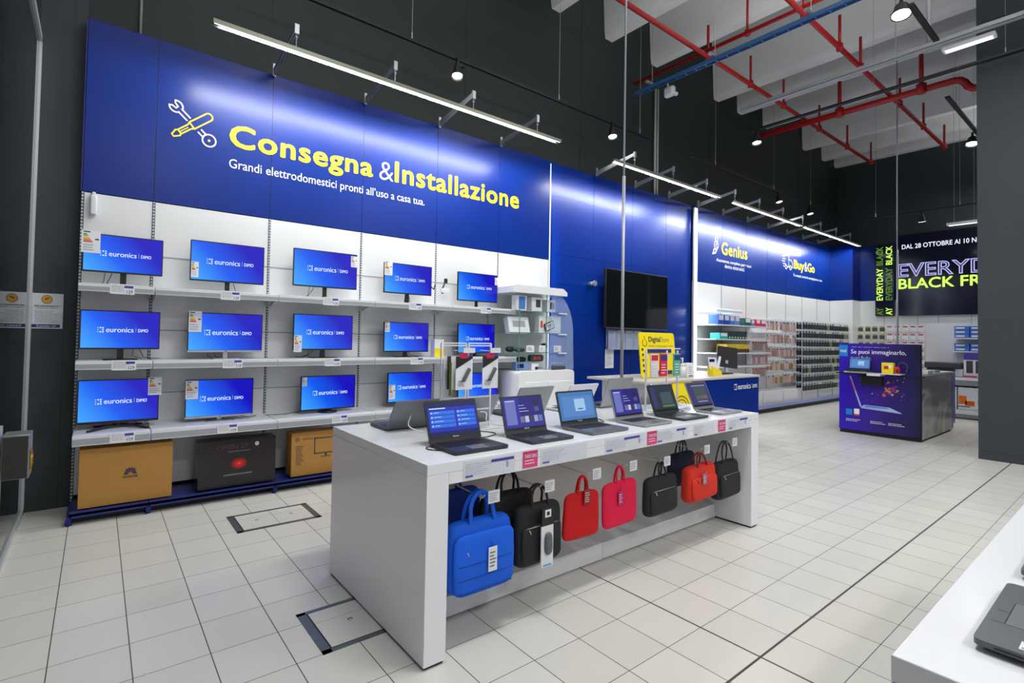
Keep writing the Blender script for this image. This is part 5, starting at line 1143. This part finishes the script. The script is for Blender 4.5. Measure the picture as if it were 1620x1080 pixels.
# kiosk laptop etc.
kl = laptop(10.0, 3.02, 1.061, .30, .21, .20, .04, 'small laptop with a lit screen on the front shelf of the purple kiosk', LBLK, LBLK, 'blue', -PI/2, group='demo items on the kiosk')
kl.location = (10.02, 3.0, 1.061)
fx_box(10.08, 2.66, 1.052, .15, .10, .17, YELP, 'yellow printed pack on the kiosk shelf', ((mat('print_red'), .2, .6, .4, .7), (CARD, .55, .85, .5, .8)), name='product_pack', cat='pack')
fx_box(10.08, 2.50, 1.052, .06, .08, .11, mat('print_red'), 'small red pack right of the yellow pack on the kiosk', name='product_pack', cat='pack')
b = B(WMETAL); b.box(.30, .90, -.26, 0, 1.035, 1.05, .004); o = b.obj('shelf', t); 
th = thing('headphones', 'grey headphones standing on the kiosk shelf', 'headphones', (10.1, 2.40, 1.052), -PI/2)
b = B(DARKG); b.tube([(-.06, 0, .05)]+[(-.06*math.cos(PI*k/8), 0, .10+.08*math.sin(PI*k/8)) for k in range(9)]+[(.06, 0, .05)], .007); b.obj('headband', th)
for s in (-1, 1): b = B(BLACK); b.cyl((s*.05, 0, .05), (s*.075, 0, .05), .035, 16); b.obj('ear_cup', th)
for k, (X, y, w, d, h, m, lab) in enumerate(((10.7, 2.62, .3, .4, .05, WB, 'white papers lying on the kiosk top'), (11.3, 2.7, .32, .45, .04, SILVER, 'silver closed device on the kiosk top'), (11.8, 2.9, .3, .3, .10, WB, 'white box at the far end of the kiosk top'))):
    b = B(m); b.box(0, w, 0, d, 0, h, .004); tag(b.obj('demo_item', loc=(X, y-d, 1.051)), lab, 'box')
pole(11.40, 2.78, 1.05, 3.2, 8.6, .016, .012, 'grey power pole rising from the purple kiosk to the roof')
# ================================================================== ceiling services
def sprinkler(name, pts, r, lab, drops=(), droph=.5):
    t = thing('sprinkler_pipe', lab, 'pipe', pts[0]); o0 = Vector(pts[0])
    b = B(RED); b.tube([Vector(p)-o0 for p in pts], r, 10); b.obj('pipe', t)
    for d in drops:
        q = B(RED); dd = Vector(d)-o0; q.cyl(dd, dd+Vector((0, 0, droph)), r*.6, 8); q.cyl(dd-Vector((0, 0, r*1.3)), dd+Vector((0, 0, r*1.6)), r*1.3, 10); q.obj('drop', t)
    return t
sprinkler('p', [(4.5, 4.22, 6.0), (15.3, 4.22, 6.0)], .035, 'red sprinkler pipe running along the roof, nearest the left wall', [(7.6, 4.22, 6), (9.0, 4.22, 6), (10.3, 4.22, 6), (12.0, 4.22, 6), (13.6, 4.22, 6), (15.2, 4.22, 6)])
sprinkler('p', [(5.0, 2.86, 6.0), (15.35, 2.86, 6.0)], .035, 'red sprinkler pipe running along the roof, further from the left wall', [(7.6, 2.86, 6), (8.9, 2.86, 6), (9.8, 2.86, 6), (11.9, 2.86, 6), (13.5, 2.86, 6), (15.2, 2.86, 6)])
sprinkler('p', [(7.55, 5.55, 6.075), (7.57, -1, 6.075)], .030, 'thin red pipe crossing the roof above the cable ladder', [(7.57, 3.6, 6.075)], .5)
sprinkler('p', [(11.2, 5.1, 5.90), (11.25, 1.98, 5.90), (11.28, 1.92, 5.89), (11.30, 1.87, 5.84), (11.30, 1.83, 5.76), (11.31, 1.77, 5.71), (11.31, 1.70, 5.70), (11.31, 1.472, 5.70)], .055, 'thick red pipe crossing the roof with an elbow at the pillar', [(11.2, 3.6, 5.90), (11.2, 2.4, 5.90)], .6)
b = B(BLUEM); bt = thing('cable_tray', 'blue cable ladder crossing below the roof beams', 'cable tray', (7.12, 5.2, 5.6))
b = B(mat('tray_blue', s2l(60, 110, 160), .4, .3)); b.box(-.05, -.04, -6.5, 0, 0, .05); b.box(.04, .05, -6.5, 0, 0, .05)
for k in range(40): b.box(-.05, .05, -.1-k*.16, -.085-k*.16, 0, .008)
b.obj('ladder', bt); b = B(mat('cable_violet', s2l(60, 50, 140), .5)); b.tube([(0, -.3, .03), (.01, -3, .035), (0, -6.4, .03)], .018, 6); b.obj('cable', bt)
b = B(STEEL)
for y in (-1.35, -.3, -2.6): b.box(-.16, .16, y-.02, y+.02, .06, .09); b.cyl((0, y, .09), (0, y, 1.1), .004, 5)
b.obj('support', bt)
t = thing('cable_tray', 'grey metal cable tray with a strip lamp below it', 'cable tray', (9.07, 4.41, 5.6))
b = B(mat('tray_grey', (.42, .44, .46), .4, .3)); b.box(-.05, .05, -6, 0, 0, .006); b.box(-.05, -.045, -6, 0, 0, .06); b.box(.045, .05, -6, 0, 0, .06); b.obj('channel', t)
b = B(BLACK); b.tube([(-.02, -.4, .03), (.01, -1.5, .07), (-.02, -2.6, .02), (0, -3.2, .09), (.01, -5.5, .03)], .008, 6); b.obj('cable', t)
b = B(mat('conduit_grey', (.45, .46, .47), .4)); b.cyl((0, -2.55, .06), (0, -2.55, 3.0), .028, 10); b.tube([(0, -2.9+.35, .06), (0, -2.35, .03), (0, -2.0, .02)], .02, 8); b.obj('conduit', t)
def fixture(x, y, z, lab, rz=0., L=.52):
    t = thing('strip_luminaire', lab, 'lamp', (x, y, z), rz, 'strip luminaires')
    if z < 5: q = B(STEEL); q.cyl((0, -.15, .05), (0, -.15, 4.6), .003, 5); q.cyl((0, .15, .05), (0, .15, 4.6), .003, 5); q.obj('suspension', t)
    b = B(WMETAL); b.box(-.07, .07, -L/2, L/2, 0, .05, .004, 1); b.obj('housing', t)
    b = B(mat('luminaire_diffuser', (.8, .8, .8), .4, emit=(1, 1, 1), es=1.1)); b.box(-.05, .05, -L/2+.03, L/2-.03, -.005, 0); b.obj('diffuser', t)
    return t
fixture(9.18, 1.48, 5.52, 'white strip luminaire hanging under the grey cable tray')
fixture(14.12, 2.36, 4.0, 'small white strip luminaire in front of the large advertising screen')
for k, (hx, hy, hz) in enumerate(FILL_LAMPS):
    q = thing('added_fill_lamp', 'added unseen fill lamp over the shop floor, %s' % ['above the laptop table', 'right of the laptop table', 'at the entrance', 'behind the camera', 'far right behind the camera', 'behind the dark pillar'][k], 'lamp', (hx, hy, hz), 0, 'added fill lamps')
    b = B(WMETAL); b.box(-.62, .62, -.27, .27, 0, .08, .005, 1); b.obj('housing', q); b = B(STEEL); b.cyl((0, 0, .08), (0, 0, 8.6-hz), .006, 6); b.obj('suspension', q)  # housing and hanger made up for each added fill lamp
# spot track lamps
def spotlight(x, y, z, lab, aim, power=60, s=1.):
    t = thing('spotlight', lab, 'lamp', (x, y, z), 0, 'track spotlights')
    d = (Vector(aim)-Vector((x, y, z))).normalized(); R = d.to_track_quat('-Z', 'Y').to_euler()
    b = B(BLACKM); b.box(-.015, .015, -.015, .015, -.05, .02); b.box(-.03, .10, -.02, .02, -.075, -.045, .005); b.obj('mount', t)
    b = B(BLACKM); b.cyl((0, 0, .02), (0, 0, -.09), .045*s, 18, .06*s, cap=False); b.cyl((0, 0, -.09), (0, 0, -.12), .07*s, 18, cap=False); b.cyl((0, 0, .02), (0, 0, .021), .045*s, 18); hd = b.obj('head', t, (0, 0, -.11), R)
    b = B(mat('spot_glow', (.9, .9, .9), .4, emit=(1, 1, .95), es=12.)); b.cyl((0, 0, -.100), (0, 0, -.104), .060*s, 18); b.obj('lens', hd)
    l = bpy.data.lights.new('spot_light', 'SPOT'); l.energy = power; l.spot_size = 1.9; l.spot_blend = .6; l.shadow_soft_size = .06; l.color = (1, .985, .95)
    o = bpy.data.objects.new('spot_light', l); COL.objects.link(o); o.location = Vector((x, y, z-.11))+d*.13; o.rotation_euler = R
def track(name, p, q, lab, th=.018, m=BLACKM, wires=()):
    t = thing('lamp_track', lab, 'lamp track', p); d = Vector(q)-Vector(p)
    b = B(m)
    if abs(d.x) > abs(d.y): b.box(0, d.x, -th, th, -.012, .018)
    else: b.box(-th, th, 0, d.y, -.012, .018)
    b.obj('rail', t)
    if wires:
        b = B(STEEL)
        for w_x in wires:
            c = d.normalized()*w_x; b.cyl((c.x, c.y, .018), (c.x, c.y, 8.6-p[2]), .003, 5); b.cyl((c.x, c.y, .018), (c.x, c.y, .10), .008, 6)
        b.obj('suspension', t)
track('t', (1.2, 5.11, 4.9), (7.35, 5.11, 4.9), 'long black lamp track in front of the dark wall above the sign', wires=(1.6, 4.0, 5.9))
spotlight(3.42, 5.08, 4.88, 'spotlight on the black track above the sign, left one', (2.6, 4.0, 0), 70)
spotlight(6.35, 5.08, 4.88, 'spotlight on the black track above the sign, right one', (5.6, 4.0, 0), 70)
track('t', (8.6, 5.11, 4.9), (16.0, 5.11, 4.9), 'black lamp track along the far part of the dark wall', wires=(.9, 3.4, 5.4))
spotlight(12.2, 5.10, 4.885, 'spotlight on the far track, left of the pair', (12.0, 4.0, 0), 60)
spotlight(13.9, 5.10, 4.885, 'spotlight on the far track, right of the pair', (13.6, 4.0, 0), 60)
track('t', (9.33, 4.36, 5.3), (9.36, -1.5, 5.3), 'thick black lamp track crossing the room towards the pillar', .04, wires=(1.8, 3.2))
spotlight(9.35, 4.28, 5.285, 'spotlight hanging at the left end of the black crossing track', (8.6, 3.5, 0), 90, 1.1)
track('t', (7.75, 1.76, 5.62), (8.95, 1.76, 5.62), 'short black lamp track at the top right above the grey tray', .03, wires=(.2, .9))
spotlight(7.72, 1.84, 5.72, 'large spotlight at the top edge of the picture', (6.2, 1.6, 0), 110, 1.5)
track('t', (11.1, 2.05, 5.6), (14.2, 2.05, 5.6), 'short black lamp track in front of the pillar top', .03, wires=(.6,))
spotlight(13.3, 2.10, 5.58, 'spotlight at the lower end of the short track near the pillar', (11.6, 2.2, 0), 120, 1.4)
track('t', (14.0, 4.0, 4.36), (14.0, 2.0, 4.36), 'thin black lamp track hanging before the advertising screen', .015, wires=(.2, 1.6))
spotlight(14.0, 3.0, 4.34, 'small dark spotlight hanging before the advertising screen', (15.5, 3.0, 0), 60)
# conduits on the dark wall
b = B(mat('conduit_pale', (.40, .41, .40), .4)); b.cyl((8.20, 5.57, 4.2), (8.20, 5.57, 6.2), .022, 8); b.cyl((8.28, 5.57, 4.2), (8.28, 5.57, 6.2), .018, 8); tag(b.obj('wall_conduit'), 'pair of pale conduits running up the dark wall behind the lamps', 'conduit')
b = B(mat('conduit_pale')); b.cyl((.235, 5.57, 4.2), (.235, 5.57, 8.5), .012, 8); tag(b.obj('wall_conduit'), 'single thin pale conduit on the dark wall at the upper left', 'conduit')
b = B(WMETAL); b.box(-.05, .05, -.12, .05, -.16, .0, .03); b.cyl((0, -.05, -.1), (0, -.16, -.16), .03, 12); b.box(-.01, .01, -.01, .01, 0, .12); tag(b.obj('wifi_antenna', loc=(7.25, 4.70, 5.58)), 'white device hanging from the left end of the blue cable ladder', 'device')
for k, (x, y, z) in enumerate(((9.0, 2.21, 5.6), (12.3, 1.75, 5.0))):
    b = B(BLACKM if k else STEEL); b.cyl((0, 0, 0), (0, 0, 3.0), .006, 6); tag(b.obj('hanging_wire', loc=(x, y, z)), ['thin steel wire hanging from the roof between the red pipes', 'thin black cable hanging from the roof near the pillar'][k], 'wire')
